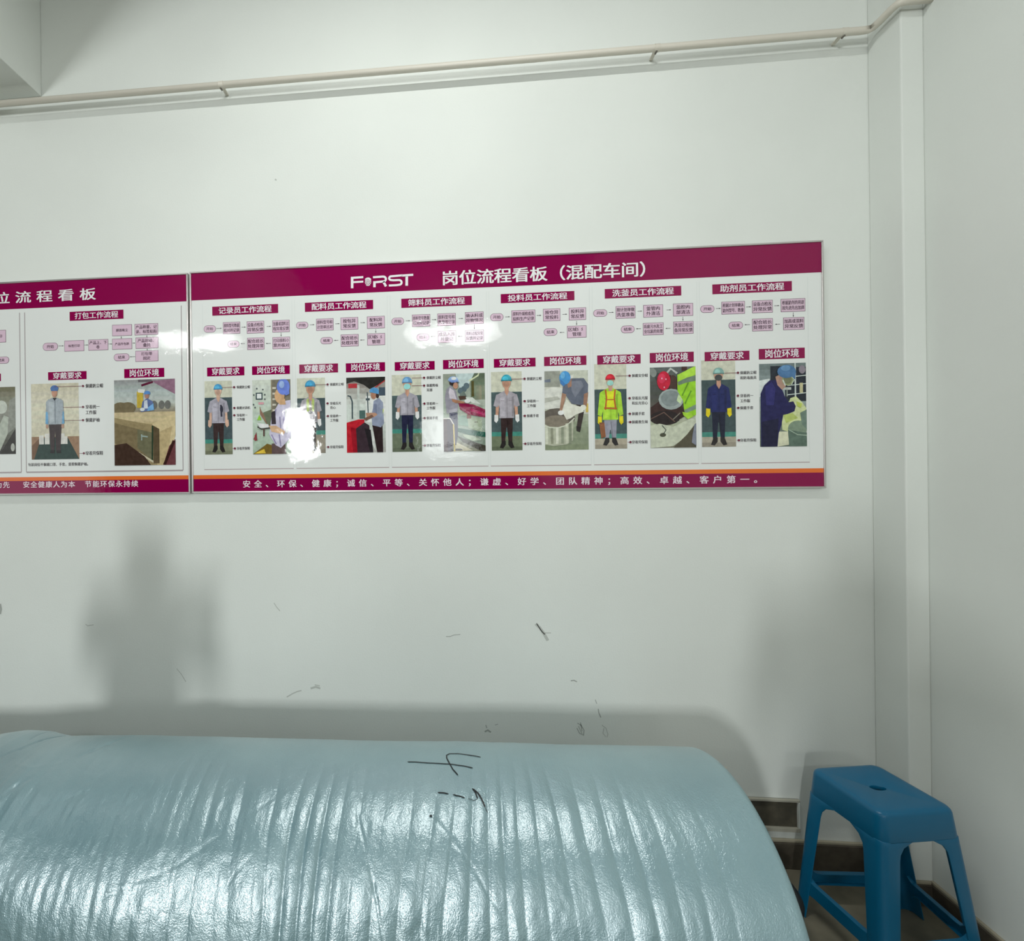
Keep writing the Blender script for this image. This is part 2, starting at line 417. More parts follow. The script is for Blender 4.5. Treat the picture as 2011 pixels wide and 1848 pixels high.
def standing(bd, k, a, b, label, ydark, yteal, cap, shirt, pants, cx=0.5, top=0.08, head=0.075, glove=None, skin=(196, 150, 128),
             long=False, mask=None, fx=None, sw=0.31, hem=0.56, feet=0.93, floor=(132, 136, 112), wallc=(204, 204, 186), dark=(74, 88, 92), shoes=(42, 38, 38)):
    p = Photo(bd, k, a, b, label); H = (p.z1 - p.z0); W = (p.x1 - p.x0); q = W / H
    p.rect(wallc, 0, 0, 1, 1)
    if ydark is not None:
        p.rect(dark, 0, ydark, 1, 1); p.rect(tuple(int(v * 1.12) for v in dark), 0.0, ydark, 1, ydark + .01)
        p.rect((70, 138, 124), 0, yteal, 1, yteal + .07); p.rect(floor, 0, yteal + .055, 1, 1)
        p.rect(tuple(int(v * .88) for v in floor), 0, .95, 1, 1)
    hy = top + head * 1.3; sh = top + head * 2.9          # head centre, shoulder height
    hr = head / q * .85
    # legs
    d = tuple(int(v * .8) for v in pants)
    p.poly(pants, [(cx - .20, hem - .03), (cx + .20, hem - .03), (cx + .17, feet - .03), (cx + .05, feet - .03), (cx + .01, hem + .12), (cx - .02, hem + .12), (cx - .06, feet - .03), (cx - .18, feet - .03)])
    p.poly(d, [(cx + .0, hem + .02), (cx + .03, hem + .02), (cx + .08, feet - .04), (cx + .05, feet - .04)])
    for sx in (-1, 1):
        p.poly(shoes, [(cx + sx * .04, feet - .05), (cx + sx * .16, feet - .05), (cx + sx * .24, feet + .035), (cx + sx * .13, feet + .045), (cx + sx * .04, feet + .0)])
    # arms
    for sx in (-1, 1):
        if long: p.poly(shirt, [(cx + sx * .20, sh + .01), (cx + sx * sw, sh + .04), (cx + sx * (sw + .07), hem - .06), (cx + sx * (sw - .05), hem - .04), (cx + sx * .16, sh + .16)])
        else:
            p.poly(skin, [(cx + sx * .24, sh + .12), (cx + sx * (sw + .01), sh + .12), (cx + sx * (sw + .03), hem + .02), (cx + sx * (sw - .06), hem + .02)])
            p.poly(shirt, [(cx + sx * .18, sh + .01), (cx + sx * sw, sh + .03), (cx + sx * (sw + .09), sh + .17), (cx + sx * (sw - .04), sh + .19), (cx + sx * .18, sh + .12)])
        g = glove or skin
        p.poly(g, [(cx + sx * (sw - .06), hem - .04), (cx + sx * (sw + .06), hem - .045), (cx + sx * (sw + .07), hem + .035), (cx + sx * (sw + .0), hem + .06), (cx + sx * (sw - .06), hem + .025)])
    # torso
    l = tuple(min(255, int(v * 1.1)) for v in shirt); dk = tuple(int(v * .84) for v in shirt)
    p.poly(shirt, [(cx - .09, sh - .015), (cx + .09, sh - .015), (cx + sw - .02, sh + .03), (cx + .23, hem - .12), (cx + .245, hem), (cx - .245, hem), (cx - .23, hem - .12), (cx - sw + .02, sh + .03)])
    p.poly(l, [(cx - .22, sh + .07), (cx - .06, sh + .05), (cx - .06, hem - .03), (cx - .19, hem - .02)])
    p.poly(dk, [(cx + .17, sh + .06), (cx + .24, sh + .05), (cx + .22, hem - .02), (cx + .17, hem - .02)])
    p.stroke(dk, [(cx + .01, sh + .03), (cx + .01, hem)], .022)
    for sx in (-1, 1): p.stroke(dk, [(cx + sx * .07, sh + .11), (cx + sx * .19, sh + .105)], .02)
    # neck, head, cap
    p.poly(skin, [(cx - .055, hy), (cx + .055, hy), (cx + .07, sh), (cx + .01, sh + .045), (cx - .06, sh)])
    p.ell(skin, cx, hy, hr * .80, head * 1.0)
    p.ell(tuple(int(v * .9) for v in skin), cx, hy + head * .35, hr * .5, head * .5)
    if mask: p.ell(mask, cx, hy + head * .42, hr * .68, head * .5)
    p.ell(cap, cx, hy - head * .28, hr * .98, head * .92, 12, 180, 360)
    p.ell(tuple(min(255, int(v * 1.18)) for v in cap), cx - hr * .2, hy - head * .55, hr * .5, head * .38)
    p.stroke(tuple(int(v * .8) for v in cap), [(cx - hr, hy - head * .25), (cx + hr, hy - head * .25)], .035)
    if fx: fx(p, cx, sh, hem)
    p.done()

XA, XB, ZB, ZT = on_y(378.5, 700, 0).x, 1.389, 1.396, 2.2955
board = Bd('process_board', XA + .001, XB, ZB, ZT, 'long white and magenta wall board with six columns of workers and flow charts')
KA, KA3, KB, KB5, KC, KC7 = K(370, 500, 4.905), K(370, 700, 4.905), K(750, 480, 4.788), K(750, 680, 4.788), K(1150, 470, 4.19), K(1150, 670, 4.19)
kid = lambda x, y: (x, y)
def band(bd, name, za, zb, col, ly=1, xa=None, xb=None):
    bm = bmesh.new(); quad(bm, (xa or bd.x0 + .0066), (xb or bd.x1 - .0066), za, zb, layer(ly)); return bd.mesh(name, bm, P(col))
zh = on_y(1606, 535, YB).z
zf = on_y(1612, 928, YB).z; zo = on_y(1612, 919.5, YB).z
hd = band(board, 'header_band', zh, ZT - .0066, MAG)
ft = band(board, 'footer_band', ZB + .0066, zf, MAG)
band(board, 'orange_stripe', zf, zo, ORG)
x0, x1, z0, z1 = rc(KB, (572, 265), (700, 380)); x1 = on_y(1289, 530, YB).x
text(board, '岗位流程看板（混配车间）', x0, x1, z0, z0 + (on_y(1000, 527, YB).z - on_y(1000, 553.5, YB).z), P((244, 232, 238)), bold=0.022, parent=hd, res=3)
xa_, xb_ = on_y(478, 950, YB).x, on_y(1497, 945, YB).x
zc = on_y(1000, 946, YB).z
text(board, '安全、环保、健康；诚信、平等、关怀他人；谦虚、好学、团队精神；高效、卓越、客户第一。', xa_, xb_, zc - .0135, zc + .0135, P((238, 216, 226)), fill=0.58, bold=0.022, parent=ft)
# wordmark and leaf emblem in the header
KL = K(660, 510, 8.379)
def st(pts, wpx):
    q = [on_y(*KL(*p), YB) for p in pts]; ribbon(bm, [(v.x, v.z) for v in q], wpx / 8.379 * .00195, layer(3))
def arc(cx, cy, rx, ry, a0, a1, n=8): return [(cx + rx * math.cos(math.radians(a0 + (a1 - a0) * i / n)), cy + ry * math.sin(math.radians(a0 + (a1 - a0) * i / n))) for i in range(n + 1)]
def letter(*strokes):
    global bm
    bm = bmesh.new()
    for q_, w_ in strokes: st(q_, w_)
    board.mesh('printed_character', bm, P((246, 230, 238)), hd)
letter(([(265, 283), (265, 471)], 44), ([(286, 299), (448, 288)], 36), ([(286, 371), (448, 362)], 32))
letter(([(608, 291), (770, 279)] + arc(775, 320, 45, 42, -90, 90)[1:-1] + [(745, 363), (650, 372)], 36), ([(632, 356), (632, 455)], 42), ([(778, 362), (822, 440)], 40))
letter(([(1090, 259), (905, 275)] + arc(908, 306, 34, 32, 270, 90)[1:-1] + [(940, 340), (1040, 337)] + arc(1040, 376, 40, 38, -90, 90)[1:-1] + [(1000, 420), (868, 426)], 34))
letter(([(1085, 263), (1270, 249)], 36), ([(1163, 270), (1162, 430)], 44))
bm = bmesh.new()
st(arc(527, 350, 50, 46, 205, 335), 20)
for i, (yy, hw) in enumerate(((322, 50), (346, 52), (370, 46), (394, 32))): st([(527 - hw, yy + 30), (527, yy - 4), (527 + hw, yy + 26)], 13)
st([(508, 424), (546, 422)], 16)
board.mesh('leaf_emblem', bm, P((246, 230, 238)), hd)

cols = [  # crop for flow chart, title, pills, boxes, arrows; crop for captions
 (KA, ((230, 503), (865, 563), '记录员工作流程'), [((148, 685), (265, 748), '开始'), ((378, 832), (492, 893), '结束')],
  [((333, 653), (500, 760), '原料型号数据/核对并记录'), ((562, 645), (730, 755), '设备点检及/异常反馈'), ((808, 635), (976, 745), '加量或混料过/程异常反馈'), ((810, 797), (980, 905), '打印原料小/票并核对'), ((566, 803), (733, 913), '配合班长/处理异常')],
  [((270, 712), (318, 712)), ((512, 700), (550, 700)), ((755, 692), (792, 692)), ((893, 750), (893, 785)), ((795, 855), (750, 855)), ((545, 857), (505, 857))], KA3, ((180, 108), (540, 182)), ((613, 96), (978, 168))),
 (KA, ((1122, 465), (1780, 525), '配料员工作流程'), [((1037, 650), (1155, 712), '开始'), ((1272, 798), (1392, 860), '结束')],
  [((1230, 620), (1398, 728), '原料型号和/计划单比对'), ((1466, 608), (1636, 720), '按包异/常反馈'), ((1720, 597), (1892, 708), '配料异/常反馈'), ((1722, 762), (1895, 870), '区域5S/管理'), ((1468, 772), (1640, 882), '配合班长/处理异常')],
  [((1170, 677), (1210, 677)), ((1415, 667), (1452, 667)), ((1658, 657), (1698, 657)), ((1805, 718), (1805, 750)), ((1698, 822), (1658, 822)), ((1445, 825), (1407, 825))], KA3, ((1068, 79), (1442, 154)), ((1516, 67), (1895, 142))),
 (KB, ((182, 512), (845, 570), '筛料员工作流程'), [((90, 692), (208, 755), '开始'), ((326, 842), (447, 905), '结束')],
  [((283, 662), (455, 770), '原料型号数量/核对并记录'), ((521, 652), (695, 762), '原料型号和/数量的记录'), ((781, 638), (957, 745), '确认料或/异物情况'), ((782, 808), (960, 912), '筛料过程异常/反馈并记录'), ((524, 815), (698, 922), '成品入库/并登记')],
  [((225, 720), (262, 720)), ((470, 708), (508, 708)), ((722, 698), (760, 698)), ((869, 752), (869, 795)), ((757, 863), (718, 863)), ((505, 865), (462, 865))], KB5, ((120, 150), (497, 220)), ((574, 130), (958, 205))),
 (KB, ((1117, 468), (1810, 525), '投料员工作流程'), [((1018, 652), (1143, 717), '开始'), ((1521, 792), (1650, 857), '结束')],
  [((1218, 622), (1443, 730), '原料外观检查及/投料生产记录'), ((1515, 608), (1678, 718), '按仓异/常投料'), ((1757, 598), (1920, 708), '投料异/常反馈'), ((1740, 768), (1924, 875), '区域5S/管理')],
  [((1160, 682), (1200, 682)), ((1455, 668), (1495, 668)), ((1698, 658), (1738, 658)), ((1830, 722), (1830, 755)), ((1715, 827), (1675, 827))], KB5, ((1052, 120), (1445, 190)), ((1524, 100), (1923, 175))),
 (KC, ((157, 410), (787, 462), '洗釜员工作流程'), [((63, 580), (178, 635), '开始'), ((290, 712), (403, 770), '结束')],
  [((247, 552), (410, 648), '按计划单做/洗釜准备'), ((474, 542), (638, 638), '釜管内/外清洁'), ((719, 530), (885, 628), '釜腔内/部清洁'), ((721, 678), (888, 775), '洗釜过程设/备异常反馈'), ((471, 690), (642, 785), '将废污水及工/业垃圾的处理')],
  [((190, 602), (228, 602)), ((427, 592), (462, 592)), ((665, 582), (700, 582)), ((800, 637), (800, 668)), ((697, 732), (660, 732)), ((455, 735), (418, 735))], KC7, ((95, 118), (453, 183)), ((527, 98), (890, 170))),
 (KC, ((1042, 372), (1697, 425), '助剂员工作流程'), [((943, 545), (1060, 602), '开始'), ((1176, 680), (1295, 737), '结束')],
  [((1117, 515), (1311, 612), '根据计划单确认/助剂型号、数量'), ((1369, 505), (1540, 602), '设备点检及/异常反馈'), ((1605, 492), (1808, 592), '根据助剂的用途/按先进先出加调'), ((1625, 645), (1800, 742), '加高或混料/异常反馈'), ((1370, 655), (1541, 752), '配合班长/处理异常')],
  [((1070, 570), (1108, 570)), ((1320, 557), (1357, 557)), ((1552, 547), (1590, 547)), ((1708, 602), (1708, 635)), ((1600, 698), (1562, 698)), ((1352, 702), (1310, 702))], KC7, ((978, 90), (1348, 155)), ((1424, 65), (1803, 140))),
]
def column(bd, c):
    k, ti, pills, boxes, arrows, k2, c1, c2 = c
    plate(bd, k, *ti)
    for a, b, s in pills: flow(bd, k, a, b, [s], True)
    for a, b, s in boxes: flow(bd, k, a, b, s.split('/'))
    for a, b in arrows: arrow(bd, k, a, b)
    plate(bd, k2, *c1, '穿戴要求', 'caption_plate', (.14, .13)); plate(bd, k2, *c2, '岗位环境', 'caption_plate', (.14, .13))
for c in cols: column(board, c)

# thin printed frames around the columns
fr = P((176, 158, 160)); fr2 = P((212, 216, 214))
zb_ = on_y(1470, 907.5, YB).z; zt_ = on_y(1500, 548, YB).z
def rule(bd, xa, xb, za, zb, m, ly=1):
    bm = bmesh.new(); quad(bm, xa, xb, za, zb, layer(ly)); bd.mesh('column_rule', bm, m)
for xl, xr in ((400, 575.5), (581, 763), (768.5, 958), (962.5, 1160), (1165.5, 1371), (1376, 1589)):
    a, b = on_y(xl, 800, YB).x, on_y(xr, 800, YB).x
    rule(board, a, b, zb_ - .0045, zb_ - .0015, fr); rule(board, a - .0006, a + .0006, zb_, zt_, fr2); rule(board, b - .0006, b + .0006, zb_, zt_, fr2)

CAP = (84, 158, 206)
def radio(p, cx, sh, hem):
    p.ell((50, 50, 62), cx + .12, sh + .14, .055, .05); p.stroke((60, 60, 72), [(cx + .10, sh + .08), (cx + .12, sh + .24)], .06)
def vest(p, cx, sh, hem):
    for sx in (-1, 1): p.poly((176, 196, 118), [(cx + sx * .06, sh), (cx + sx * .14, sh + .02), (cx + sx * .13, hem - .14), (cx + sx * .05, hem - .15)])
    p.stroke((196, 176, 70), [(cx - .07, sh + .02), (cx, hem - .13), (cx + .07, sh + .02)], .02); p.ell((40, 40, 42), cx, hem - .13, .06, .018)
def harness(p, cx, sh, hem):
    o = (190, 92, 40); y = (222, 232, 40)
    p.poly(y, [(cx - .12, sh + .02), (cx + .13, sh + .02), (cx + .16, hem - .15), (cx - .13, hem - .15)])
    for sx in (-1, 1): p.stroke(o, [(cx + sx * .15, sh + .0), (cx + sx * .12, sh + .1), (cx + sx * .16, hem - .12)], .045)
    p.stroke(o, [(cx - .14, sh + .12), (cx + .14, sh + .12)], .03); p.stroke(o, [(cx - .2, hem - .14), (cx + .2, hem - .13)], .045)
    p.poly((126, 78, 52), [(cx - .36, hem + .03), (cx - .2, hem + .03), (cx - .16, hem + .2), (cx - .3, hem + .22)])
    for j in range(4): p.stroke((170, 110, 70), [(cx - .34 + j * .045, hem + .05), (cx - .29 + j * .04, hem + .2)], .016)
standing(board, KA3, (155, 240), (427, 942), 'printed photo of worker in blue cap and grey shirt with radio', .225, .795, CAP, (168, 164, 176), (62, 48, 48), top=.035, head=.073, fx=radio, hem=.575, skin=(214, 176, 156))
standing(board, KA3, (1045, 212), (1323, 930), 'printed photo of worker in grey shirt with green vest straps and white gloves', .268, .70, (70, 150, 190), (166, 162, 168), (58, 48, 44), top=.02, head=.085, fx=vest, glove=(236, 236, 236), hem=.59, cx=.48, feet=.94, floor=(150, 142, 128))
standing(board, KB5, (92, 272), (378, 990), 'printed photo of worker in blue cap, mask, grey shirt and navy trousers', .268, .705, (110, 156, 200), (164, 160, 170), (36, 38, 64), top=.02, head=.078, glove=(238, 240, 244), mask=(150, 210, 208), hem=.525, feet=.93, cx=.52, floor=(108, 118, 98), dark=(78, 94, 96), sw=.33)
standing(board, KB5, (1025, 243), (1322, 977), 'printed photo of worker in teal cap, grey shirt and white gloves', .258, .765, (70, 164, 184), (168, 162, 170), (56, 42, 42), top=.03, head=.08, glove=(238, 238, 240), hem=.59, floor=(112, 122, 98), dark=(78, 94, 96), sw=.34, feet=.93)
standing(board, KC7, (70, 190), (342, 883), 'printed photo of worker in red helmet and yellow high-visibility suit with harness', .30, .825, (198, 34, 52), (168, 214, 60), (150, 150, 164), top=.115, head=.065, glove=(240, 214, 30), mask=(160, 214, 204), long=True, fx=harness, hem=.66, feet=.92, cx=.49, floor=(176, 166, 148), sw=.33, dark=(66, 84, 86))
standing(board, KC7, (950, 160), (1238, 867), 'printed photo of worker in navy overalls with yellow gloves and respirator', .228, .83, (130, 168, 162), (30, 38, 92), (26, 30, 52), top=.08, head=.072, glove=(232, 208, 30), mask=(70, 72, 74), long=True, hem=.60, feet=.94, cx=.50, floor=(170, 162, 146), sw=.31, dark=(66, 82, 84))

# ---- photographs of the work places
p = Photo(board, KA3, (615, 230), (990, 937), 'printed photo of worker in lavender shirt noting readings at a control panel')
p.grad([(206, 212, 202), (190, 204, 190), (168, 186, 168)], 0, 1); p.poly((124, 118, 104), [(.5, 0), (1, 0), (1, .32), (.52, .5)])
for i in range(5): p.rect((206, 200, 186), .53, .1 + i * .075, .62, .125 + i * .075)
p.rect((150, 140, 120), .49, 0, .52, .62)
p.rect((60, 76, 80), .09, .17, .27, .265); p.rect((222, 236, 230), .12, .185, .24, .25)
for x, y in ((.12, .115), (.28, .13), (.04, .2), (.03, .33), (.07, .37), (.33, .2), (.33, .26)): p.ell((90, 96, 98), x, y, .02, .012)
p.rect((214, 160, 168), .16, .3, .3, .33); p.poly((150, 206, 70), [(.18, .47), (.24, .54), (.12, .54)])
p.poly((146, 112, 96), [(.19, .35), (.24, .42), (.5, .6), (.42, .64), (.2, .46)]); p.poly((110, 118, 96), [(.28, .44), (.5, .4), (.5, .6), (.4, .62)])
p.poly((120, 98, 44), [(0, 1), (.38, .86), (.5, .88), (.5, 1)]); p.poly((226, 190, 70), [(.04, .99), (.3, .93), (.34, .99)])
p.poly((136, 60, 66), [(.02, .8), (.1, .7), (.12, .82)]); p.rect((150, 70, 72), .05, .74, .08, .82)
p.poly((96, 78, 78), [(.5, .86), (.85, .86), (.88, 1), (.5, 1)])
p.poly((206, 200, 222), [(.72, .3), (1, .28), (1, .78), (.86, .86), (.74, .92), (.6, .88), (.44, .74), (.5, .5), (.6, .4)])
for a in (((.62, .4), (.58, .52)), ((.72, .5), (.74, .66)), ((.84, .42), (.8, .7)), ((.5, .74), (.62, .87)), ((.7, .74), (.74, .9))): p.stroke((150, 142, 176), a, .035)
p.stroke((232, 228, 240), [(.88, .4), (.9, .72)], .06); p.poly((60, 52, 58), [(.5, .44), (.6, .42), (.62, .6), (.5, .6)])
p.ell((208, 168, 128), .72, .22, .13, .1); p.poly((208, 168, 128), [(.66, .28), (.86, .26), (.88, .34), (.72, .34)])
p.ell((112, 134, 214), .82, .1, .17, .11); p.ell((160, 184, 240), .78, .07, .07, .05); p.poly((112, 134, 214), [(.8, .14), (.97, .1), (.98, .2), (.88, .22)])
p.poly((214, 176, 140), [(.44, .62), (.62, .62), (.86, .7), (.82, .74), (.5, .7)]); p.poly((232, 236, 240), [(.12, .58), (.42, .6), (.44, .64), (.2, .65)]); p.stroke((70, 66, 66), [(.13, .63), (.24, .665), (.46, .65)], .03)
p.stroke((94, 70, 66), [(.3, .66), (.3, .76)], .04)
p.done()
p = Photo(board, KA3, (1520, 206), (1903, 922), 'printed photo of worker in blue cap driving a red and black machine')
p.grad([(128, 122, 116), (206, 210, 204), (196, 204, 198), (170, 172, 166)], 0, 1)
p.poly((46, 44, 42), [(0, 0), (1, 0), (1, .06), (.6, .16), (.45, .1), (.2, .05), (0, .08)]); p.stroke((176, 60, 62), [(1, .05), (.6, .19)], .03); p.rect((180, 52, 60), .05, .08, .28, .14); p.rect((70, 84, 98), .84, .14, 1, .25)
p.poly((222, 226, 220), [(.5, .25), (1, .25), (1, .6), (.5, .6)]); p.rect((190, 196, 190), .28, .1, .34, .6)
p.stroke((66, 80, 86), [(.03, .24), (.1, .25), (.15, .32), (.15, .55)], .035); p.stroke((80, 92, 96), [(.54, .2), (.56, .52)], .03); p.rect((74, 86, 92), .5, .28, .6, .31)
p.rect((78, 104, 100), .33, .44, .48, .55)
p.poly((186, 32, 46), [(0, .6), (.3, .56), (.46, .56), (.46, .64), (.26, .72), (.28, 1), (0, 1)]); p.poly((150, 20, 36), [(.1, .66), (.24, .68), (.28, 1), (.16, 1)])
p.poly((58, 44, 52), [(.24, .68), (.46, .6), (.58, .64), (.64, 1), (.27, 1)]); p.poly((36, 32, 36), [(.46, .68), (.62, .7), (.68, 1), (.6, 1)]); p.poly((206, 208, 204), [(.62, .7), (.7, .72), (.74, .98), (.66, .9)])
p.poly((46, 34, 36), [(.66, .64), (.92, .64), (.93, 1), (.78, 1), (.72, .82)])
p.poly((142, 150, 172), [(.70, .32), (.84, .28), (.94, .34), (.96, .62), (.88, .67), (.66, .64), (.64, .5), (.68, .42)]); p.poly((120, 128, 152), [(.7, .36), (.78, .36), (.78, .5), (.68, .48)])
p.poly((182, 140, 116), [(.5, .475), (.74, .475), (.8, .5), (.7, .535), (.52, .54)]); p.poly((120, 90, 76), [(.44, .55), (.66, .5), (.7, .53), (.5, .58)])
p.poly((190, 204, 120), [(.93, .42), (.96, .44), (.93, .5)])
p.ell((170, 124, 102), .70, .245, .07, .05); p.ell((60, 48, 48), .8, .25, .04, .035); p.ell((88, 150, 200), .72, .19, .12, .05, 12, 180, 360); p.poly((88, 150, 200), [(.6, .19), (.84, .19), (.83, .23), (.6, .2)])
p.done()
p = Photo(board, KB5, (574, 262), (975, 985), 'printed photo of worker in cap reaching over a machine with magenta belt')
p.grad([(146, 152, 140), (170, 180, 166), (150, 164, 150), (120, 134, 118)], 0, 1)
p.grad([(92, 104, 86), (124, 138, 116), (96, 108, 92)], 0, .4, .66, 1); p.poly((190, 206, 206), [(.3, 0), (.75, 0), (.6, .16), (.4, .2)]); p.stroke((206, 212, 176), [(.62, .1), (.84, .03), (.86, .0)], .035)
for x, y in ((.5, .2), (.56, .16), (.42, .22)): p.ell((92, 108, 116), x, y, .07, .04)
p.poly((110, 122, 116), [(.4, .26), (.5, .22), (.6, .34), (.4, .32)]); p.rect((90, 84, 50), .68, .1, .74, .3)
for i in range(7): p.rect((150 + i * 6 % 30, 158, 136), .76 + i * .034, .16, .775 + i * .034, .36)
p.rect((170, 178, 166), .66, .34, 1, .42); p.poly((206, 212, 204), [(.5, .3), (.7, .31), (.9, .4), (.7, .38)])
p.poly((134, 22, 66), [(.36, .37), (.72, .4), (1, .47), (1, .57), (.6, .53), (.4, .46)]); p.poly((176, 40, 96), [(.66, .45), (1, .52), (1, .55), (.66, .49)])
p.poly((118, 150, 132), [(.36, .54), (.56, .54), (.6, .68), (.36, .66)]); p.poly((158, 170, 146), [(.58, .55), (.92, .58), (.92, .76), (.6, .7)]); p.rect((120, 60, 50), .56, .53, .66, .58); p.rect((110, 112, 92), .74, .62, .82, .635)
p.poly((34, 88, 72), [(.34, .7), (1, .76), (1, .82), (.6, .79), (.34, .74)]); p.poly((60, 56, 46), [(.3, .79), (.5, .84), (1, .93), (1, 1), (.9, 1), (.5, .9)]); p.poly((170, 180, 160), [(.45, .78), (.7, .8), (.9, .86), (.7, .87), (.5, .82)])
p.poly((196, 190, 166), [(.28, .87), (.7, .99), (.28, 1)]); p.poly((126, 126, 108), [(.3, .84), (.9, 1), (.74, 1), (.3, .88)])
p.poly((40, 42, 74), [(.14, .5), (.34, .5), (.34, .8), (.3, .92), (.2, .9)]); p.poly((150, 146, 158), [(.08, .2), (.18, .15), (.3, .22), (.36, .34), (.34, .49), (.08, .51), (.04, .3)]); p.poly((206, 198, 208), [(.16, .18), (.26, .22), (.3, .3), (.32, .33), (.16, .32), (.13, .24)])
p.poly((168, 122, 96), [(.2, .32), (.32, .34), (.52, .365), (.5, .385), (.3, .38), (.22, .36)]); p.poly((80, 60, 52), [(.36, .29), (.54, .29), (.54, .33), (.4, .34)]); p.ell((236, 236, 232), .58, .355, .07, .028)
p.ell((60, 48, 50), .24, .12, .09, .035); p.ell((190, 142, 120), .3, .155, .06, .04); p.ell((150, 178, 220), .24, .085, .12, .05, 14, 180, 360); p.poly((120, 146, 204), [(.12, .085), (.36, .085), (.38, .11), (.2, .115)]); p.ell((226, 234, 244), .26, .062, .06, .02); p.poly((90, 92, 84), [(.32, .1), (.4, .12), (.33, .125)])
p.poly((66, 42, 46), [(0, .57), (.15, .57), (.22, .64), (.22, 1), (0, 1)]); p.poly((48, 36, 54), [(.08, .58), (.16, .58), (.22, .66), (.21, 1), (.1, 1)]); p.stroke((220, 214, 210), [(0, .575), (.16, .575), (.24, .65)], .025); p.stroke((190, 168, 96), [(.24, .65), (.25, .8), (.26, 1)], .035); p.poly((28, 26, 28), [(.28, .965), (.42, .965), (.46, .985), (.28, .99)])
p.done()
p = Photo(board, KB5, (1527, 236), (1945, 972), 'printed photo of worker bending over a large steel mixing pot with a white bag')
p.grad([(196, 198, 184), (204, 204, 192), (176, 178, 160), (140, 148, 124), (128, 138, 112)], 0, 1)
p.rect((150, 152, 142), 0, 0, .36, .2); p.poly((110, 118, 134), [(0, .11), (.14, .1), (.14, .14), (0, .14)])
p.poly((214, 214, 206), [(.0, .24), (.2, .2), (.42, .22), (.4, .5), (0, .48)]); p.poly((180, 180, 170), [(0, .34), (.3, .32), (.36, .36), (0, .4)]); p.poly((216, 214, 206), [(.5, .06), (.66, .06), (.66, .3), (.5, .3)])
p.rect((210, 210, 200), .86, .3, 1, .55); p.rect((206, 180, 90), .94, .42, 1, .53)
p.ell((96, 88, 80), .28, .6, .42, .13); p.ell((128, 118, 104), .25, .64, .3, .08); p.poly((176, 178, 158), [(-.1, .62), (.0, .67), (.1, .7), (.3, .71), (.5, .68), (.66, .6), (.64, .88), (.5, .93), (.2, .95), (0, .93)])
for x, c in ((.04, (206, 208, 190)), (.16, (140, 142, 122)), (.28, (212, 212, 196)), (.4, (140, 146, 126)), (.5, (196, 198, 178)), (.58, (128, 134, 114))): p.poly(c, [(x - .03, .71 if x < .45 else .67), (x + .03, .71 if x < .45 else .66), (x + .03, .92), (x - .03, .92)])
p.stroke((214, 216, 200), [(0, .69), (.12, .715), (.3, .72), (.5, .69), (.68, .6)], .02)
p.poly((54, 44, 42), [(.7, .4), (.9, .42), (.9, .52), (.82, .74), (.8, .78), (.72, .74), (.78, .52)]); p.poly((40, 34, 34), [(.72, .7), (.82, .72), (.8, .78), (.72, .76)])
p.poly((226, 224, 210), [(.5, .36), (.6, .42), (.82, .46), (.9, .52), (.7, .56), (.6, .6), (.5, .62), (.42, .54), (.38, .5)])
p.poly((96, 102, 118), [(.48, .16), (.62, .1), (.9, .1), (1, .18), (.98, .36), (.86, .44), (.62, .42), (.5, .32), (.4, .3), (.42, .2)]); p.poly((120, 124, 138), [(.6, .14), (.84, .13), (.9, .2), (.7, .34), (.62, .26)])
p.poly((164, 126, 104), [(.4, .28), (.5, .3), (.4, .5), (.34, .5)]); p.poly((150, 112, 92), [(.9, .3), (1, .28), (.96, .46), (.88, .46)]); p.ell((232, 232, 226), .37, .53, .07, .03); p.ell((226, 224, 210), .88, .47, .07, .035)
p.poly((160, 120, 100), [(.5, .12), (.62, .1), (.62, .2), (.54, .22)]); p.ell((70, 146, 206), .47, .09, .13, .085); p.ell((110, 178, 226), .42, .06, .05, .04); p.poly((60, 120, 184), [(.36, .1), (.48, .17), (.44, .2), (.36, .16)])
p.done()
p = Photo(board, KC7, (528, 218), (908, 874), 'printed photo of worker in red helmet and yellow jacket over a dark tank opening')
p.grad([(92, 100, 98), (74, 76, 72), (92, 88, 80)], 0, .6); p.grad([(176, 182, 160), (168, 170, 146), (130, 126, 106)], .6, 1)
for i in range(9): p.ell(((132, 138, 134), (60, 66, 68), (156, 160, 156))[i % 3], .05 + (i * .13) % .75, .05 + (i * .07) % .4, .07, .05)
p.stroke((186, 190, 186), [(.3, .12), (.46, .02), (.6, .08)], .05); p.rect((66, 40, 36), .7, 0, .82, .05)
p.poly((58, 36, 34), [(0, .5), (.2, .42), (.7, .48), (.8, .6), (.5, .7), (.1, .68), (0, .62)]); p.ell((36, 24, 26), .32, .63, .34, .09); p.stroke((112, 84, 74), [(0, .64), (.3, .56), (.54, .68)], .02); p.stroke((130, 124, 112), [(.5, .65), (.66, .57)], .02)
p.poly((196, 200, 180), [(0, .72), (.2, .7), (.5, .74), (.9, .64), (1, .66), (1, .72), (.8, .86), (.5, .98), (0, 1)]); p.ell((78, 78, 62), .27, .84, .07, .025); p.poly((86, 80, 64), [(.8, .84), (1, .7), (1, 1), (.5, 1)]); p.stroke((60, 70, 60), [(.25, .72), (.34, .78), (.28, .83)], .02)
p.ell((72, 52, 44), .5, .2, .11, .1); p.poly((60, 24, 28), [(.34, .1), (.46, .1), (.42, .3), (.34, .32)])
p.ell((196, 24, 56), .3, .17, .15, .12); p.ell((214, 50, 84), .26, .14, .08, .06)
for x, y in ((.26, .14), (.35, .15), (.31, .25)): p.ell((244, 180, 196), x, y, .014, .01)
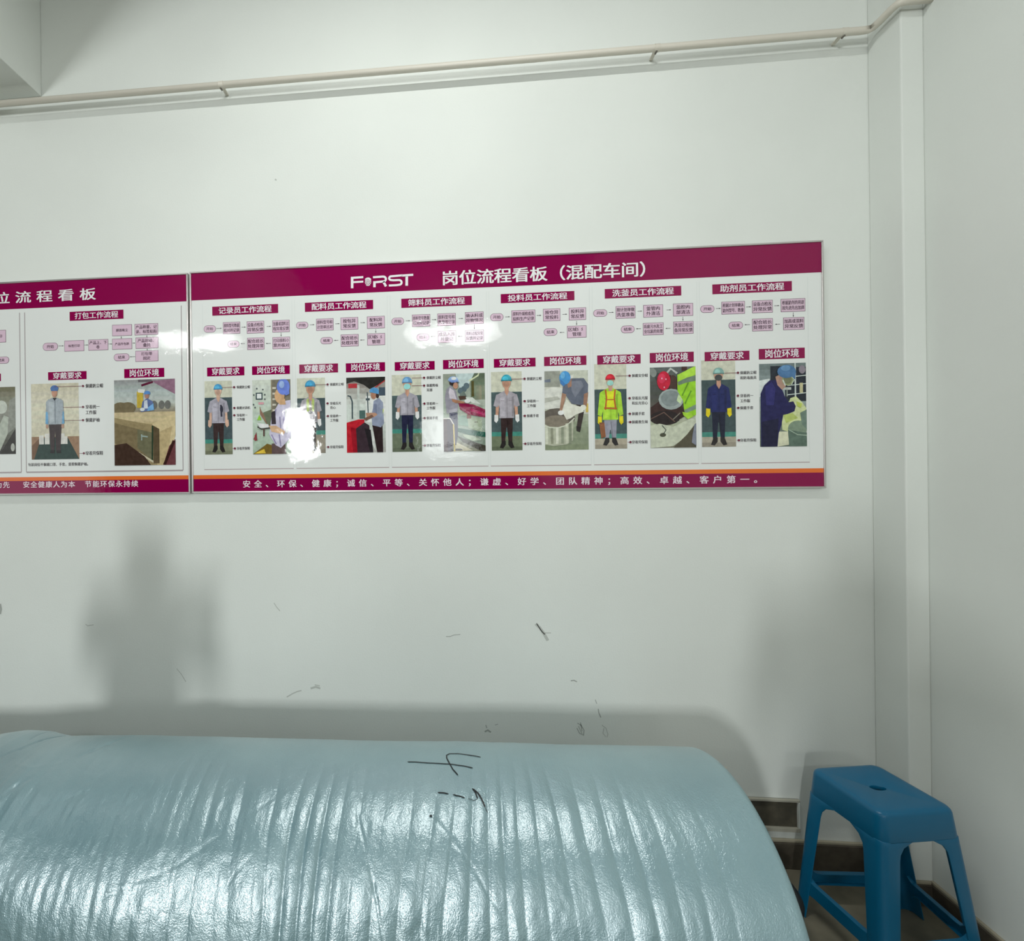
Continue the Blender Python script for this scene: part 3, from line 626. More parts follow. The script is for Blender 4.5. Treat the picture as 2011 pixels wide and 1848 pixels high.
p.ell((158, 168, 166), .46, .4, .28, .13); p.ell((132, 142, 142), .45, .39, .22, .1); p.poly((200, 222, 170), [(.62, .34), (.72, .4), (.66, .46), (.58, .42)])
p.poly((150, 206, 42), [(.6, .1), (1, -.02), (1, .6), (.9, .62), (.74, .54), (.72, .42), (.6, .3)]); p.poly((176, 222, 70), [(.62, .1), (.9, .02), (1, .0), (1, .1), (.64, .18)]); p.poly((112, 130, 112), [(.6, .19), (.8, .14), (1, .11), (1, .18), (.8, .2), (.62, .23)]); p.poly((126, 148, 126), [(.74, .54), (1, .47), (1, .53), (.76, .58)])
p.poly((168, 214, 60), [(.7, .56), (.9, .58), (.94, .62), (.82, .65), (.72, .6)]); p.stroke((96, 150, 30), [(.76, .46), (.9, .3)], .03); p.stroke((100, 150, 34), [(.7, .36), (.84, .2)], .03); p.poly((128, 132, 146), [(.96, .72), (1, .7), (1, .98), (.9, .94), (.92, .84)])
p.done()
p = Photo(board, KC7, (1427, 188), (1819, 864), 'printed photo of worker in navy jacket and blue cap handling a pale sack by a bucket')
p.grad([(110, 122, 124), (164, 176, 174), (130, 142, 134), (96, 108, 96)], 0, 1); p.poly((216, 222, 220), [(0, .2), (.22, .18), (.3, .3), (0, .4)])
p.rect((38, 44, 54), .24, .03, .6, .3); p.rect((34, 40, 52), .55, .05, 1, .46); p.ell((140, 130, 142), .92, .08, .07, .05)
for y in (.15, .25, .36): p.stroke((196, 204, 200), [(.6, y + .02), (1, y)], .02)
p.stroke((200, 208, 204), [(.77, 0), (.77, .42)], .03); p.rect((196, 190, 150), .86, .24, .93, .36); p.rect((190, 196, 192), .5, .29, .68, .32); p.rect((160, 170, 160), .58, .3, .6, .4)
p.poly((206, 214, 160), [(.48, .8), (.46, .6), (.62, .48), (.66, .42), (.78, .4), (.92, .48), (1, .55), (.92, .66), (.78, .78), (.6, .82)]); p.poly((182, 196, 110), [(.5, .62), (.7, .6), (.82, .66), (.56, .72)])
p.poly((214, 214, 186), [(.38, .82), (.6, .82), (.62, .98), (.36, 1)]); p.ell((128, 146, 126), .82, .78, .22, .09); p.poly((92, 112, 100), [(.6, .8), (1, .84), (1, 1), (.62, 1)]); p.stroke((158, 176, 158), [(.62, .8), (.8, .86), (1, .87)], .02); p.poly((110, 130, 118), [(.86, .6), (1, .56), (1, .8), (.9, .74)])
p.poly((30, 28, 80), [(.02, .36), (.1, .26), (.22, .2), (.36, .2), (.46, .28), (.54, .4), (.62, .47), (.72, .46), (.77, .52), (.74, .58), (.6, .61), (.5, .62), (.46, .74), (.4, .84), (.37, 1), (.02, 1)]); p.poly((46, 44, 108), [(.12, .28), (.26, .22), (.34, .3), (.3, .5), (.14, .5)]); p.poly((22, 22, 56), [(.04, .7), (.4, .66), (.36, 1), (.04, 1)])
p.poly((176, 140, 124), [(.34, .16), (.5, .12), (.56, .28), (.48, .32), (.38, .26)]); p.ell((150, 160, 116), .6, .2, .12, .07); p.ell((118, 122, 92), .6, .2, .09, .05); p.stroke((206, 210, 206), [(.5, .2), (.55, .27)], .025); p.stroke((196, 206, 190), [(.52, .15), (.66, .14), (.74, .2), (.68, .26)], .02)
p.ell((78, 118, 162), .58, .1, .2, .08); p.poly((78, 118, 162), [(.58, .1), (.78, .1), (.76, .2), (.68, .16)]); p.ell((106, 148, 190), .56, .06, .1, .035); p.poly((190, 204, 96), [(.78, .46), (.9, .49), (.88, .54), (.8, .52)])
p.done()

TT = ['穿着统一', '工作服']
notes(board, KA3, 468, 25, [(443, 297, 328, ['佩戴防尘帽']), (445, 497, 428, ['佩戴对讲机']), (445, 567, 428, TT), (450, 887, 428, ['穿着劳保鞋'])])
notes(board, KA3, 1367, 25.5, [(1342, 271, 1208, ['佩戴防尘帽']), (1342, 453, 1326, ['穿着反光', '背心']), (1345, 575, 1326, TT), (1348, 873, 1326, ['穿着劳保鞋'])])
notes(board, KB5, 422, 26, [(397, 297, 282, ['佩戴防尘帽']), (397, 370, 282, ['佩戴降噪', '耳塞']), (400, 540, 380, TT), (402, 676, 380, ['佩戴手套']), (405, 933, 380, ['穿着劳保鞋'])])
notes(board, KB5, 1365, 27, [(1340, 307, 1214, ['佩戴防尘帽']), (1342, 517, 1324, TT), (1343, 655, 1324, ['佩戴手套']), (1348, 917, 1324, ['穿着劳保鞋'])])
notes(board, KC7, 382, 25.5, [(360, 285, 246, ['佩戴安全帽']), (360, 470, 344, ['穿着反光服', '和反光背心']), (362, 598, 344, ['佩戴手套']), (365, 666, 344, ['佩戴救生绳']), (367, 831, 344, ['穿着劳保鞋'])])
notes(board, KC7, 1273, 26, [(1250, 261, 1140, ['佩戴防尘帽', '和防毒面具']), (1250, 450, 1240, TT), (1253, 550, 1240, ['佩戴手套']), (1258, 816, 1240, ['穿着劳保鞋'])])

# ---- the board to the left (cut by the frame; it goes on out of view)
K1 = K(0, 520, 4.0175)
XL1 = on_y(375.5, 700, 0).x
left = Bd('process_board', XL1 - 2.4, XL1, ZB - .002, ZT - .003, 'magenta headed wall board at the left edge with one packing column and box photo')
hl = band(left, 'header_band', zh - .002, ZT - .0096, MAG); fl = band(left, 'footer_band', ZB + .0046, zf, MAG); band(left, 'orange_stripe', zf, zo, ORG)
a0 = on_y(*K1(748, 187), YB); adv = on_y(*K1(748, 200), YB).x - on_y(*K1(578, 200), YB).x
zt1, zb1 = on_y(*K1(690, 190), YB).z, on_y(*K1(690, 277), YB).z
text(left, '岗位流程看板', a0.x - adv * 5 - adv * .70, a0.x, zb1, zt1, P((244, 232, 238)), fill=0.64, bold=0.022, parent=hl, res=3)
zc = on_y(*K1(600, 1732), YB).z
for s, xa, xb in (('安全健康人为本', 187, 590), ('节能环保永持续', 675, 1088), ('诚信为先', -150, 75)):
    text(left, s, on_y(*K1(xa, 1732), YB).x, on_y(*K1(xb, 1732), YB).x, zc - .0125, zc + .0125, P((238, 216, 226)), fill=0.76, bold=0.022, parent=fl)
column(left, (K1, ((550, 372), (975, 425), '打包工作流程'), [((338, 618), (458, 675), '开始'), ((898, 703), (1022, 757), '结束')],
  [((508, 600), (665, 680), '标签打印'), ((697, 592), (855, 672), '产品上、下/卷'), ((885, 585), (1043, 665), '产品外包装'), ((885, 475), (1042, 558), '膜面吸尘'), ((1062, 468), (1248, 550), '产品称重、记/录、标签粘贴'), ((1070, 575), (1250, 657), '产品封箱、/叠托'), ((1068, 680), (1250, 760), '打包带/固定')],
  [((462, 641), (500, 641)), ((667, 633), (693, 633)), ((857, 626), (882, 626)), ((957, 562), (957, 580)), ((1045, 618), (1064, 618)), ((1159, 556), (1159, 570)), ((1162, 661), (1162, 675)), ((1067, 725), (1028, 725))],
  K1, ((380, 848), (684, 902)), ((980, 823), (1297, 885))))
flow(left, K1, (-110, 520), (48, 612), ['标签打印']); flow(left, K1, (-48, 728), (73, 778), ['结束'], True)
bm = bmesh.new(); x0, x1, z0, z1 = rc(K1, (-290, 868), (8, 918)); quad(bm, x0, x1, z0, z1, layer(2)); left.mesh('caption_plate', bm, P((138, 2, 72)))
zz0, zz1 = on_y(*K1(1300, 1622), YB).z, on_y(*K1(1430, 322), YB).z
xv = [on_y(*K1(q, 1000), YB).x for q in (162, 202, 1438)]; rl = P((168, 158, 160))
for x in xv: rule(left, x - .002, x + .0016, zz0, zz1, rl)
rule(left, xv[1], xv[2], zz0 - .004, zz0 + .002, rl, 2); rule(left, xv[0] - .7, xv[0], zz0 - .004, zz0 + .002, rl, 2)
p = Photo(left, K1, (245, 942), (627, 1532), 'printed photo of packing worker in blue cap and grey jacket')
p.grad([(206, 200, 180), (212, 208, 188), (200, 194, 172)], 0, .72); p.rect((150, 118, 92), 0, .7, 1, 1); p.poly((112, 82, 60), [(0, .82), (.2, .7), (.2, 1), (0, 1)]); p.poly((38, 62, 56), [(.2, .72), (.75, .7), (1, 1), (.05, 1)])
for x0_, x1_, y0_ in ((.16, .26, .68), (.28, .38, .66), (.6, .7, .66), (.68, .76, .7)): p.rect((214, 212, 206), x0_, y0_, x1_, .8)
p.poly((58, 46, 48), [(.37, .54), (.64, .54), (.61, .9), (.52, .9), (.5, .62), (.48, .9), (.41, .9)]); p.poly((30, 28, 30), [(.4, .88), (.49, .88), (.48, .92), (.39, .92)]); p.poly((30, 28, 30), [(.53, .88), (.62, .88), (.62, .92), (.53, .92)])
for sx in (-1, 1): p.poly((152, 162, 170), [(.5 + sx * .12, .2), (.5 + sx * .18, .24), (.5 + sx * .2, .52), (.5 + sx * .14, .54)]); p.poly((110, 164, 204), [(.5 + sx * .14, .38), (.5 + sx * .19, .37), (.5 + sx * .2, .53), (.5 + sx * .14, .54)]); p.ell((176, 140, 122), .5 + sx * .165, .565, .028, .03)
p.poly((160, 168, 176), [(.44, .19), (.56, .19), (.68, .23), (.65, .54), (.37, .54), (.34, .23)]); p.poly((176, 184, 190), [(.38, .25), (.48, .24), (.48, .5), (.4, .52)]); p.stroke((120, 128, 136), [(.51, .22), (.51, .53)], .015); p.poly((40, 40, 46), [(.46, .19), (.55, .19), (.5, .23)])
p.ell((190, 144, 124), .5, .12, .06, .065); p.ell((92, 124, 176), .5, .075, .085, .05, 12, 180, 360); p.poly((92, 124, 176), [(.42, .07), (.58, .07), (.57, .1), (.43, .1)])
p.done()
p = Photo(left, K1, (900, 912), (1388, 1578), 'printed photo of a large carton with a small worker behind it')
p.grad([(150, 150, 150), (176, 186, 184), (186, 192, 186), (138, 128, 108)], 0, .4, n=20); p.poly((146, 110, 130), [(.62, .02), (1, 0), (1, .18), (.8, .1)]); p.stroke((92, 28, 54), [(.45, .07), (.64, .03)], .035); p.rect((100, 92, 98), .4, .0, .62, .03)
for x in (.1, .22): p.ell((120, 108, 84), x, .33, .14, .07)
for x in (.78, .88, .66): p.ell((112, 112, 108), x, .3, .05, .05)
p.grad([(196, 178, 142), (200, 184, 146), (176, 156, 118)], .38, .56, n=10)
p.poly((150, 134, 100), [(0, .44), (.4, .5), (.72, .54), (.72, 1), (0, 1)]); p.poly((124, 110, 82), [(.0, .5), (.4, .58), (.62, .62), (.62, .94), (0, .74)])
p.poly((206, 188, 148), [(.62, .52), (1, .4), (1, .66), (.86, 1), (.7, 1), (.7, .6)]); p.poly((186, 166, 126), [(.72, .62), (.95, .55), (.84, 1), (.7, 1)]); p.poly((92, 78, 58), [(.64, .54), (.74, .58), (.74, .98), (.64, .98)])
p.poly((110, 108, 84), [(.38, .58), (.62, .62), (.62, .94), (.38, .8)]); p.stroke((44, 62, 46), [(.63, .54), (.62, .96)], .025); p.stroke((150, 166, 162), [(.45, .64), (.45, .71)], .02); p.stroke((150, 166, 162), [(.46, .66), (.55, .67)], .02)
p.poly((206, 198, 172), [(.4, .845), (.64, .95), (.64, .975), (.4, .87)]); p.poly((66, 48, 40), [(0, .76), (.2, .74), (.5, .9), (.6, 1), (0, 1)]); p.poly((108, 62, 66), [(.9, .78), (1, .7), (1, 1), (.8, 1)]); p.stroke((56, 30, 28), [(.98, .72), (.82, 1)], .05)
p.rect((196, 170, 70), .38, .14, .48, .33); p.poly((228, 230, 224), [(.4, .11), (.52, .12), (.5, .16), (.4, .15)])
p.poly((96, 112, 158), [(.47, .26), (.55, .22), (.64, .26), (.66, .36), (.44, .38)]); p.poly((206, 212, 226), [(.5, .25), (.55, .24), (.56, .34), (.49, .34)]); p.poly((120, 170, 216), [(.56, .33), (.65, .28), (.66, .36), (.55, .37)])
p.ell((170, 126, 112), .545, .19, .035, .035); p.ell((92, 140, 200), .55, .16, .05, .025, 12, 180, 360); p.rect((92, 140, 200), .5, .155, .6, .175); p.ell((220, 226, 226), .47, .35, .04, .02)
p.done()
p = Photo(left, K1, (-330, 975), (126, 1493), 'printed photo of white film rolls, cut by the picture edge')
p.grad([(120, 118, 96), (146, 146, 136), (110, 112, 102), (60, 58, 54)], 0, 1); p.ell((190, 194, 184), .76, .3, .1, .1); p.poly((176, 182, 170), [(.7, .6), (.8, .42), (.9, .46), (.86, .7), (.7, 1), (.5, 1)]); p.poly((140, 142, 134), [(.9, .2), (1, .15), (1, .6), (.86, .7)]); p.ell((176, 178, 170), .96, .9, .04, .07); p.poly((44, 42, 38), [(.74, .98), (1, .62), (1, 1), (.74, 1)]); p.ell((176, 178, 170), .95, .9, .035, .06)
p.done()
notes(left, K1, 678, 27, [(658, 957, 430, ['佩戴防尘帽']), (658, 1122, 500, TT), (658, 1226, 510, ['佩戴护袖']), (665, 1487, 630, ['穿着劳保鞋'])])
bm = bmesh.new(); a, b = on_y(*K1(225, 1578), YB), on_y(*K1(710, 1578), YB)
text(left, '包装岗位不佩戴口罩、手套，需要佩戴护袖。', a.x, b.x, a.z - .0065, a.z + .0065, None, ly=3, bold=.02, bm=bm, res=1); left.mesh('note_lettering', bm, P((78, 72, 76)), kind='stuff')

# ------------------------------------------------------------------ the foam roll
XE, XS, AY = 0.750, -2.35, -0.55         # right end, far left end, axis
kx = [-2.35, -1.9, -1.6, -1.501, -1.45, -1.395, -1.34, -1.293, -1.247, -1.138, -0.959, -0.784, -0.612, -0.444, -0.278, -0.116, 0.044, 0.2, 0.354, 0.505, 0.653, 0.78]
kr = [.290, .300, .306, .3113, .3218, .3275, .3284, .3252, .3229, .3247, .327, .3285, .3292, .3306, .3313, .3334, .3362, .3368, .3366, .3386, .3400, .3402]
NX, NT = 1080, 420
xs = np.linspace(XS, XE, NX); th = np.linspace(0, 2 * np.pi, NT, endpoint=False)     # th=0 top, +pi/2 towards the camera
def vnoise(u, v, seed, nu=256, nv=256):
    g = np.random.default_rng(seed).standard_normal((nu, nv))
    iu, iv = np.floor(u).astype(int), np.floor(v).astype(int); fu, fv = u - iu, v - iv
    fu = fu * fu * (3 - 2 * fu); fv = fv * fv * (3 - 2 * fv)
    G = lambda a, b: g[a % nu, b % nv]
    return (G(iu, iv) * (1 - fu) + G(iu + 1, iv) * fu) * (1 - fv) + (G(iu, iv + 1) * (1 - fu) + G(iu + 1, iv + 1) * fu) * fv
X, T = np.meshgrid(xs, th, indexing='ij')
R0 = np.interp(X, kx, kr)
Ts = np.where(T > np.pi, T - 2 * np.pi, T)
Cc = R0 * Ts                                             # arc coordinate
# circumferential ribs of the wound foam, wandering slightly
warp = 0.014 * vnoise(X * 3.1 + 40, Cc * 2.2 + 60, 1) + 0.005 * vnoise(X * 11 + 40, Cc * 5 + 60, 2)
ph = (X + warp) / 0.052 + 0.6 * vnoise(X * 5 + 30, Cc * 0 + 3.5, 3)
amp = np.clip(0.55 + 0.40 * vnoise(X * 6 + 50, Cc * 4 + 50, 4), 0.1, 1.3)
fade = np.clip((Ts - 0.05) / 0.45, 0, 1) * np.clip((3.0 - Ts) / 0.5, 0, 1)          # taut over the top, ribbed at the front
endf = np.clip((XE - 0.09 - X) / 0.22, 0, 1) * np.clip((X + 1.5) / 0.3, 0.25, 1)
rib = (1 - np.abs(np.sin(np.pi * ph)) ** 0.6)
D = -0.0066 * rib * amp * (0.10 + 0.90 * fade) * (0.12 + 0.88 * endf)
fine = vnoise((X + warp) * 75 + 50, Cc * 6 + 80, 5)
D += 0.0006 * fine * (0.15 + 0.85 * fade) * (0.2 + 0.8 * endf)
D += (0.0007 * vnoise(X * 26 + 60, Cc * 20 + 90, 16) + 0.0004 * vnoise(X * 85 + 60, Cc * 60 + 90, 17)) * (0.12 + 0.88 * fade) * np.clip((XE - X) / .3, .3, 1)
D += 0.0022 * vnoise(X * 7 + 20, Cc * 5 + 90, 6) * (0.2 + 0.8 * fade) * np.clip((XE - X) / .3, .2, 1)
# loose folds at the left end, slanting
lf = np.clip((-0.95 - X) / 0.5, 0, 1)
sl = (Cc * 0.9 + X * 0.55)
D += lf * 0.0055 * np.sin(sl / 0.055 + 1.5 * vnoise(X * 4 + 9, Cc * 4 + 33, 7))
# the swell near the left end has to follow its own outline only
R = R0 + D
# individual creases: photo polylines projected on the smooth cylinder, as narrow grooves / ridges
def roll_hit(x, y):
    d = ray(x, y); r = 0.336
    for _ in range(12):
        oy, oz = -D0 - AY, CZ - r
        A = d.y ** 2 + d.z ** 2; B = 2 * (oy * d.y + oz * d.z); C = oy ** 2 + oz ** 2 - r ** 2
        disc = max(0, B * B - 4 * A * C); t = (-B - math.sqrt(disc)) / (2 * A); px = t * d.x; r = float(np.interp(px, kx, kr))
    py, pz_ = -D0 + t * d.y - AY, CZ + t * d.z - r
    return px, r * math.atan2(-py, pz_)
def crease(pts, depth, wid):
    global R
    q = [roll_hit(*p) for p in pts]; wid = max(0.0026, wid * 0.68); depth *= 0.75
    for (x0, c0), (x1, c1) in zip(q, q[1:]):
        m = (X > min(x0, x1) - 4 * wid) & (X < max(x0, x1) + 4 * wid) & (Cc > min(c0, c1) - 4 * wid) & (Cc < max(c0, c1) + 4 * wid)
        dx, dc = x1 - x0, c1 - c0; L2 = dx * dx + dc * dc
        t = np.clip(((X[m] - x0) * dx + (Cc[m] - c0) * dc) / L2, 0, 1)
        dist = np.hypot(X[m] - x0 - t * dx, Cc[m] - c0 - t * dc)
        R[m] -= depth * np.exp(-(dist / wid) ** 2) * 0.60
for pts, dp, wd in (
    ([(697, 1458), (697, 1500), (699, 1560), (702, 1600)], .0016, .005), ([(702, 1600), (712, 1640), (725, 1700), (740, 1770), (752, 1848)], .0040, .0045),
    ([(780, 1500), (800, 1540), (826, 1580), (846, 1603)], .0014, .004), ([(846, 1603), (870, 1628), (900, 1665), (932, 1708), (960, 1760), (990, 1800)], .0036, .0040),
    ([(536, 1568), (500, 1594), (450, 1626), (400, 1662), (350, 1698), (300, 1722), (200, 1762)], .0026, .0040),
    ([(492, 1684), (460, 1716), (440, 1748)], .0025, .005), ([(155, 1485), (180, 1474), (215, 1460), (260, 1446)], .0055, .011),
    ([(0, 1484), (40, 1468), (80, 1452), (128, 1443)], .0055, .006), ([(60, 1450), (100, 1438), (130, 1442)], .003, .005),
    ([(430, 1548), (450, 1530), (488, 1518)], -.0022, .0035), ([(1066, 1523), (1090, 1532), (1120, 1543), (1150, 1556)], -.0014, .003),
    ([(555, 1514), (585, 1511)], -.0016, .0025), ([(398, 1474), (430, 1470)], -.0012, .0025), ([(210, 1748), (240, 1742), (280, 1735)], -.003, .004),
    ([(880, 1670), (896, 1710), (915, 1760)], .0015, .003), ([(1000, 1762), (1010, 1800), (1022, 1848)], -.002, .003), ([(1300, 1590), (1330, 1660), (1400, 1780)], -.0012, .003),
    ([(30, 1500), (60, 1508), (120, 1498)], -.002, .006), ([(0, 1570), (30, 1545), (60, 1530)], .004, .012), ([(20, 1620), (90, 1580), (170, 1555)], .003, .012), ([(1430, 1690), (1420, 1740), (1408, 1790)], -.001, .003)):
    crease(pts, dp, wd)
# rounded shoulders of the ends
de = np.clip((XE - X) / 0.020, 0, 1); R = R - 0.016 * (1 - np.sqrt(1 - (1 - de) ** 2))
de = np.clip((X - XS) / 0.03, 0, 1); R = R - 0.02 * (1 - np.sqrt(1 - (1 - de) ** 2))
# flattened where it rests on the floor
Yv = AY - R * np.sin(T); Zv = np.maximum(R0 + R * np.cos(T), 0.001)
V = np.stack([X, Yv, Zv], -1).reshape(-1, 3)
i, j = np.meshgrid(np.arange(NX - 1), np.arange(NT), indexing='ij'); j2 = (j + 1) % NT
Fq = np.stack([i * NT + j, i * NT + j2, (i + 1) * NT + j2, (i + 1) * NT + j], -1).reshape(-1, 4)
roll = empty('foam_roll', ((XS + XE) / 2, AY, 0), label='huge pale teal foam sheet roll lying along the wall in the foreground', category='foam roll')
off = np.array([(XS + XE) / 2, AY, 0.0])
me = bpy.data.meshes.new('m')
Vl = (V - off).astype(np.float32)
me.vertices.add(len(Vl)); me.vertices.foreach_set('co', Vl.ravel())
me.loops.add(Fq.size); me.loops.foreach_set('vertex_index', Fq.ravel().astype(np.int32))
me.polygons.add(len(Fq)); me.polygons.foreach_set('loop_start', np.arange(0, Fq.size, 4, dtype=np.int32))
me.update(calc_edges=True); me.validate()
me.polygons.foreach_set('use_smooth', np.ones(len(me.polygons), dtype=bool))
m_foam = new_mat('teal_foam_film', lin((150, 190, 195)), rough=0.42, spec=0.6, metal=0.30, coat=1.0, coat_rough=0.31)
m_foam.node_tree.nodes['Principled BSDF'].inputs['Coat IOR'].default_value = 2.8
mottle(m_foam, lin((112, 156, 168)), lin((130, 170, 180)), 5, 3)
add_bump(m_foam, [(150, 0.8, 2, (1.5, 1, 1)), (340, 0.9, 2)], dist=0.0008)
lk(m_foam, bsdf(m_foam).inputs['Normal'].links[0].from_socket, bsdf(m_foam).inputs['Coat Normal'])
link('foam_sheet', me, m_foam, roll)
bvh = BVHTree.FromPolygons([tuple(v) for v in V[::1]], [tuple(f) for f in Fq]) if False else None
# wound layers on the flat ends, with a cardboard core
m_edge = mottle(new_mat('foam_end', (.3, .5, .5), rough=0.7), lin((96, 138, 142)), lin((126, 166, 168)), 60, 3)
m_core = new_mat('cardboard_core', lin((128, 100, 72)), rough=0.8)
def end_cap(xe, sgn, r):
    bm = bmesh.new(); rings = []; n = 96; rr = 0.040; rad = []
    while rr < r - 0.012: rad.append(rr); rr += 0.006
    rad.append(r - 0.010)
    for q, rr in enumerate(rad):
        dxx = -0.004 * (q % 2) - 0.002
        rings.append([bm.verts.new((xe + sgn * dxx - off[0], -rr * math.sin(2 * math.pi * k / n), max(0.003, r + rr * math.cos(2 * math.pi * k / n)))) for k in range(n)])
    for a, b in zip(rings, rings[1:]):
        for k in range(n):
            bm.faces.new((a[k], a[(k + 1) % n], b[(k + 1) % n], b[k]) if sgn < 0 else (b[k], b[(k + 1) % n], a[(k + 1) % n], a[k]))
    link('wound_end', from_bm(bm), m_edge, roll)
    bm = bmesh.new(); ro, ri = 0.042, 0.036; L = []
    for rr, dx in ((ro, -.01), (ro, .006), (ri, .006), (ri, -.25)):
        L.append([bm.verts.new((xe + sgn * dx - off[0], -rr * math.sin(2 * math.pi * k / 32), r + rr * math.cos(2 * math.pi * k / 32))) for k in range(32)])
    for a, b in zip(L, L[1:]):
        for k in range(32): bm.faces.new((a[k], a[(k + 1) % 32], b[(k + 1) % 32], b[k]))
    bmesh.ops.recalc_face_normals(bm, faces=bm.faces[:])
    link('core_tube', from_bm(bm), m_core, roll, smooth=True)
end_cap(XE - 0.002, 1, 0.340); end_cap(XS + 0.002, -1, 0.290)

# marker strokes written on the roll
m_marker = new_mat('black_marker', lin((22, 26, 30)), rough=0.35)
def on_roll(x, y, lift=0.0009):
    px, c = roll_hit(x, y); r0 = float(np.interp(px, kx, kr)); t = c / r0
    ii = int(round((px - XS) / (XE - XS) * (NX - 1))); jj = int(round((t % (2 * math.pi)) / (2 * math.pi) * NT)) % NT
    r = float(R[max(0, ii - 1):ii + 2, max(0, jj - 1):jj + 2].max()) + lift
    nr = Vector((0, -math.sin(t), math.cos(t)))
    return Vector((px - off[0], -r * math.sin(t), r0 + r * math.cos(t))), nr
def marker(strokes):
    bm = bmesh.new()
    for pts, wpx in strokes:
        dense = []
        for (a, b) in zip(pts, pts[1:]):
            n = max(2, int(math.hypot(b[0] - a[0], b[1] - a[1]) / 2.5))
            dense += [(a[0] + (b[0] - a[0]) * s / n, a[1] + (b[1] - a[1]) * s / n) for s in range(n)]
        dense.append(pts[-1]); Q = [on_roll(*p) for p in dense]; L = []; Rr = []
        for s in range(len(Q)):
            t = (Q[min(s + 1, len(Q) - 1)][0] - Q[max(s - 1, 0)][0]).normalized(); n = Q[s][1].cross(t).normalized()
            wd = wpx * 0.0013 / 2 * (0.45 if s in (0, len(Q) - 1) else 1)
            L.append(bm.verts.new(Q[s][0] + n * wd)); Rr.append(bm.verts.new(Q[s][0] - n * wd))
        for s in range(len(Q) - 1): bm.faces.new((L[s], Rr[s], Rr[s + 1], L[s + 1]))
    link('marker_stroke', from_bm(bm), m_marker, roll)
KM = K(700, 1420, 4.022)
def km(pts): return [KM(*p) for p in pts]
marker([(km([(403, 306), (470, 308), (560, 316), (660, 320), (760, 328), (850, 342), (920, 357)]), 2.6)])
marker([(km([(982, 271), (900, 256), (800, 242), (735, 243), (712, 256), (714, 280), (735, 320), (760, 365), (802, 414)]), 2.7)])
marker([(km([(642, 553), (700, 562), (728, 568)]), 2.6), (km([(762, 572), (810, 582), (858, 598)]), 2.4), (km([(880, 600), (930, 612), (955, 606)]), 0.9)])
marker([(km([(915, 516), (940, 550), (957, 602)]), 2.6), (km([(918, 518), (960, 556), (990, 605), (1017, 666)]), 3.0), (km([(1017, 666), (1038, 708)]), 1.0)])
marker([(km([(576, 737), (590, 740), (600, 738)]), 3.0)])

# ------------------------------------------------------------------ black coil filling the dark sliver behind the roll
m_black = new_mat('black_plastic', lin((26, 26, 28)), rough=0.4)
bl = empty('black_coil', (0.970, -0.250, 0.0), label='black coil on the floor, half hidden by the foam roll end', category='hose')
sm = []
for q in range(161):
    a = 2 * math.pi * q / 32; rr = 0.128 + 0.006 * math.sin(a * 0.7)
    sm.append((rr * math.cos(a), rr * math.sin(a), 0.0165 + 0.0275 * q / 40))
link('coil_body', tube_mesh(sm, 0.0135, 12), m_black, bl, smooth=True)
e0, e1 = Vector(sm[-2]), Vector(sm[-1]); d_ = (e1 - e0).normalized()
link('coil_ferrule', tube_mesh([e1, e1 + d_ * 0.035], 0.0140, 16), m_steel, bl, smooth=True)

# ------------------------------------------------------------------ blue plastic stool
m_blue = new_mat('blue_plastic', lin((4, 102, 142)), rough=0.33, spec=0.5)
add_bump(m_blue, [(45, 0.12, 2), (700, 0.25, 2)], dist=0.001)
HS = 0.472
STX, STY, STR = 1.350, -0.268, math.radians(9.5)
stool = empty('plastic_stool', (STX, STY, 0), label='blue plastic square stool with a slot hole in its seat, in the corner', category='stool')
stool.rotation_euler = (0, 0, STR)
AX, AYs = 0.119, 0.113                    # half sizes of the seat
def half(z):
    t = (HS - z) / HS; f = 0.048 * t; return AX + f, AYs + f
def rsq(z, n=5, r=0.024, inset=0.0):
    """points round the rounded square section: list of (x, y) starting mid +x side, with arc runs at corners"""
    hx, hy = half(z); hx -= inset; hy -= inset; r = max(0.004, r - inset * .6); out = []
    for cx, cy, a0 in ((hx - r, hy - r, 0), (-hx + r, hy - r, 90), (-hx + r, -hy + r, 180), (hx - r, -hy + r, 270)):
        out.append([(cx + r * math.cos(math.radians(a0 + 90 * i / n)), cy + r * math.sin(math.radians(a0 + 90 * i / n))) for i in range(n + 1)])
    return out
ZA = HS - 0.082                           # lower edge of the apron
def solid(o, t):
    md = o.modifiers.new('thickness', 'SOLIDIFY'); md.thickness = t; md.offset = -1
    bv = o.modifiers.new('soft edge', 'BEVEL'); bv.width = 0.0012; bv.segments = 2; bv.limit_method = 'ANGLE'; bv.angle_limit = math.radians(50)
# seat: top with slot, rounded over into the apron
bm = bmesh.new(); rings = []
prof = [(0.040, HS - 0.002), (0.016, HS - 0.0005), (0.006, HS - 0.002), (0.0015, HS - 0.007), (0.0, HS - 0.014), (0.0, HS - 0.04), (0.0, ZA)]
def ring_at(ins, z, zz=None):
    vs = []
    for arc_ in rsq(z, 6, 0.026, ins): vs += [bm.verts.new((x, y, z)) for x, y in arc_]
    return vs
rings = [ring_at(a, z) for a, z in prof]
N = len(rings[0])
hole = []
for k in range(N):
    a = math.atan2(rings[0][0].co.y, rings[0][0].co.x) * 0.9 + 2 * math.pi * k / N; hx_, hy_ = 0.023 * math.cos(a), 0.0125 * math.sin(a); ca, sa = math.cos(-.12), math.sin(-.12)
    hole.append(bm.verts.new((hx_ * ca - hy_ * sa - 0.002, hx_ * sa + hy_ * ca, HS - 0.0035)))
hole2 = [bm.verts.new((v.co.x * .96, v.co.y * .96, HS - 0.016)) for v in hole]
allr = [hole2, hole] + rings
for a, b in zip(allr, allr[1:]):
    for k in range(N): bm.faces.new((a[k], b[k], b[(k + 1) % N], a[(k + 1) % N]))
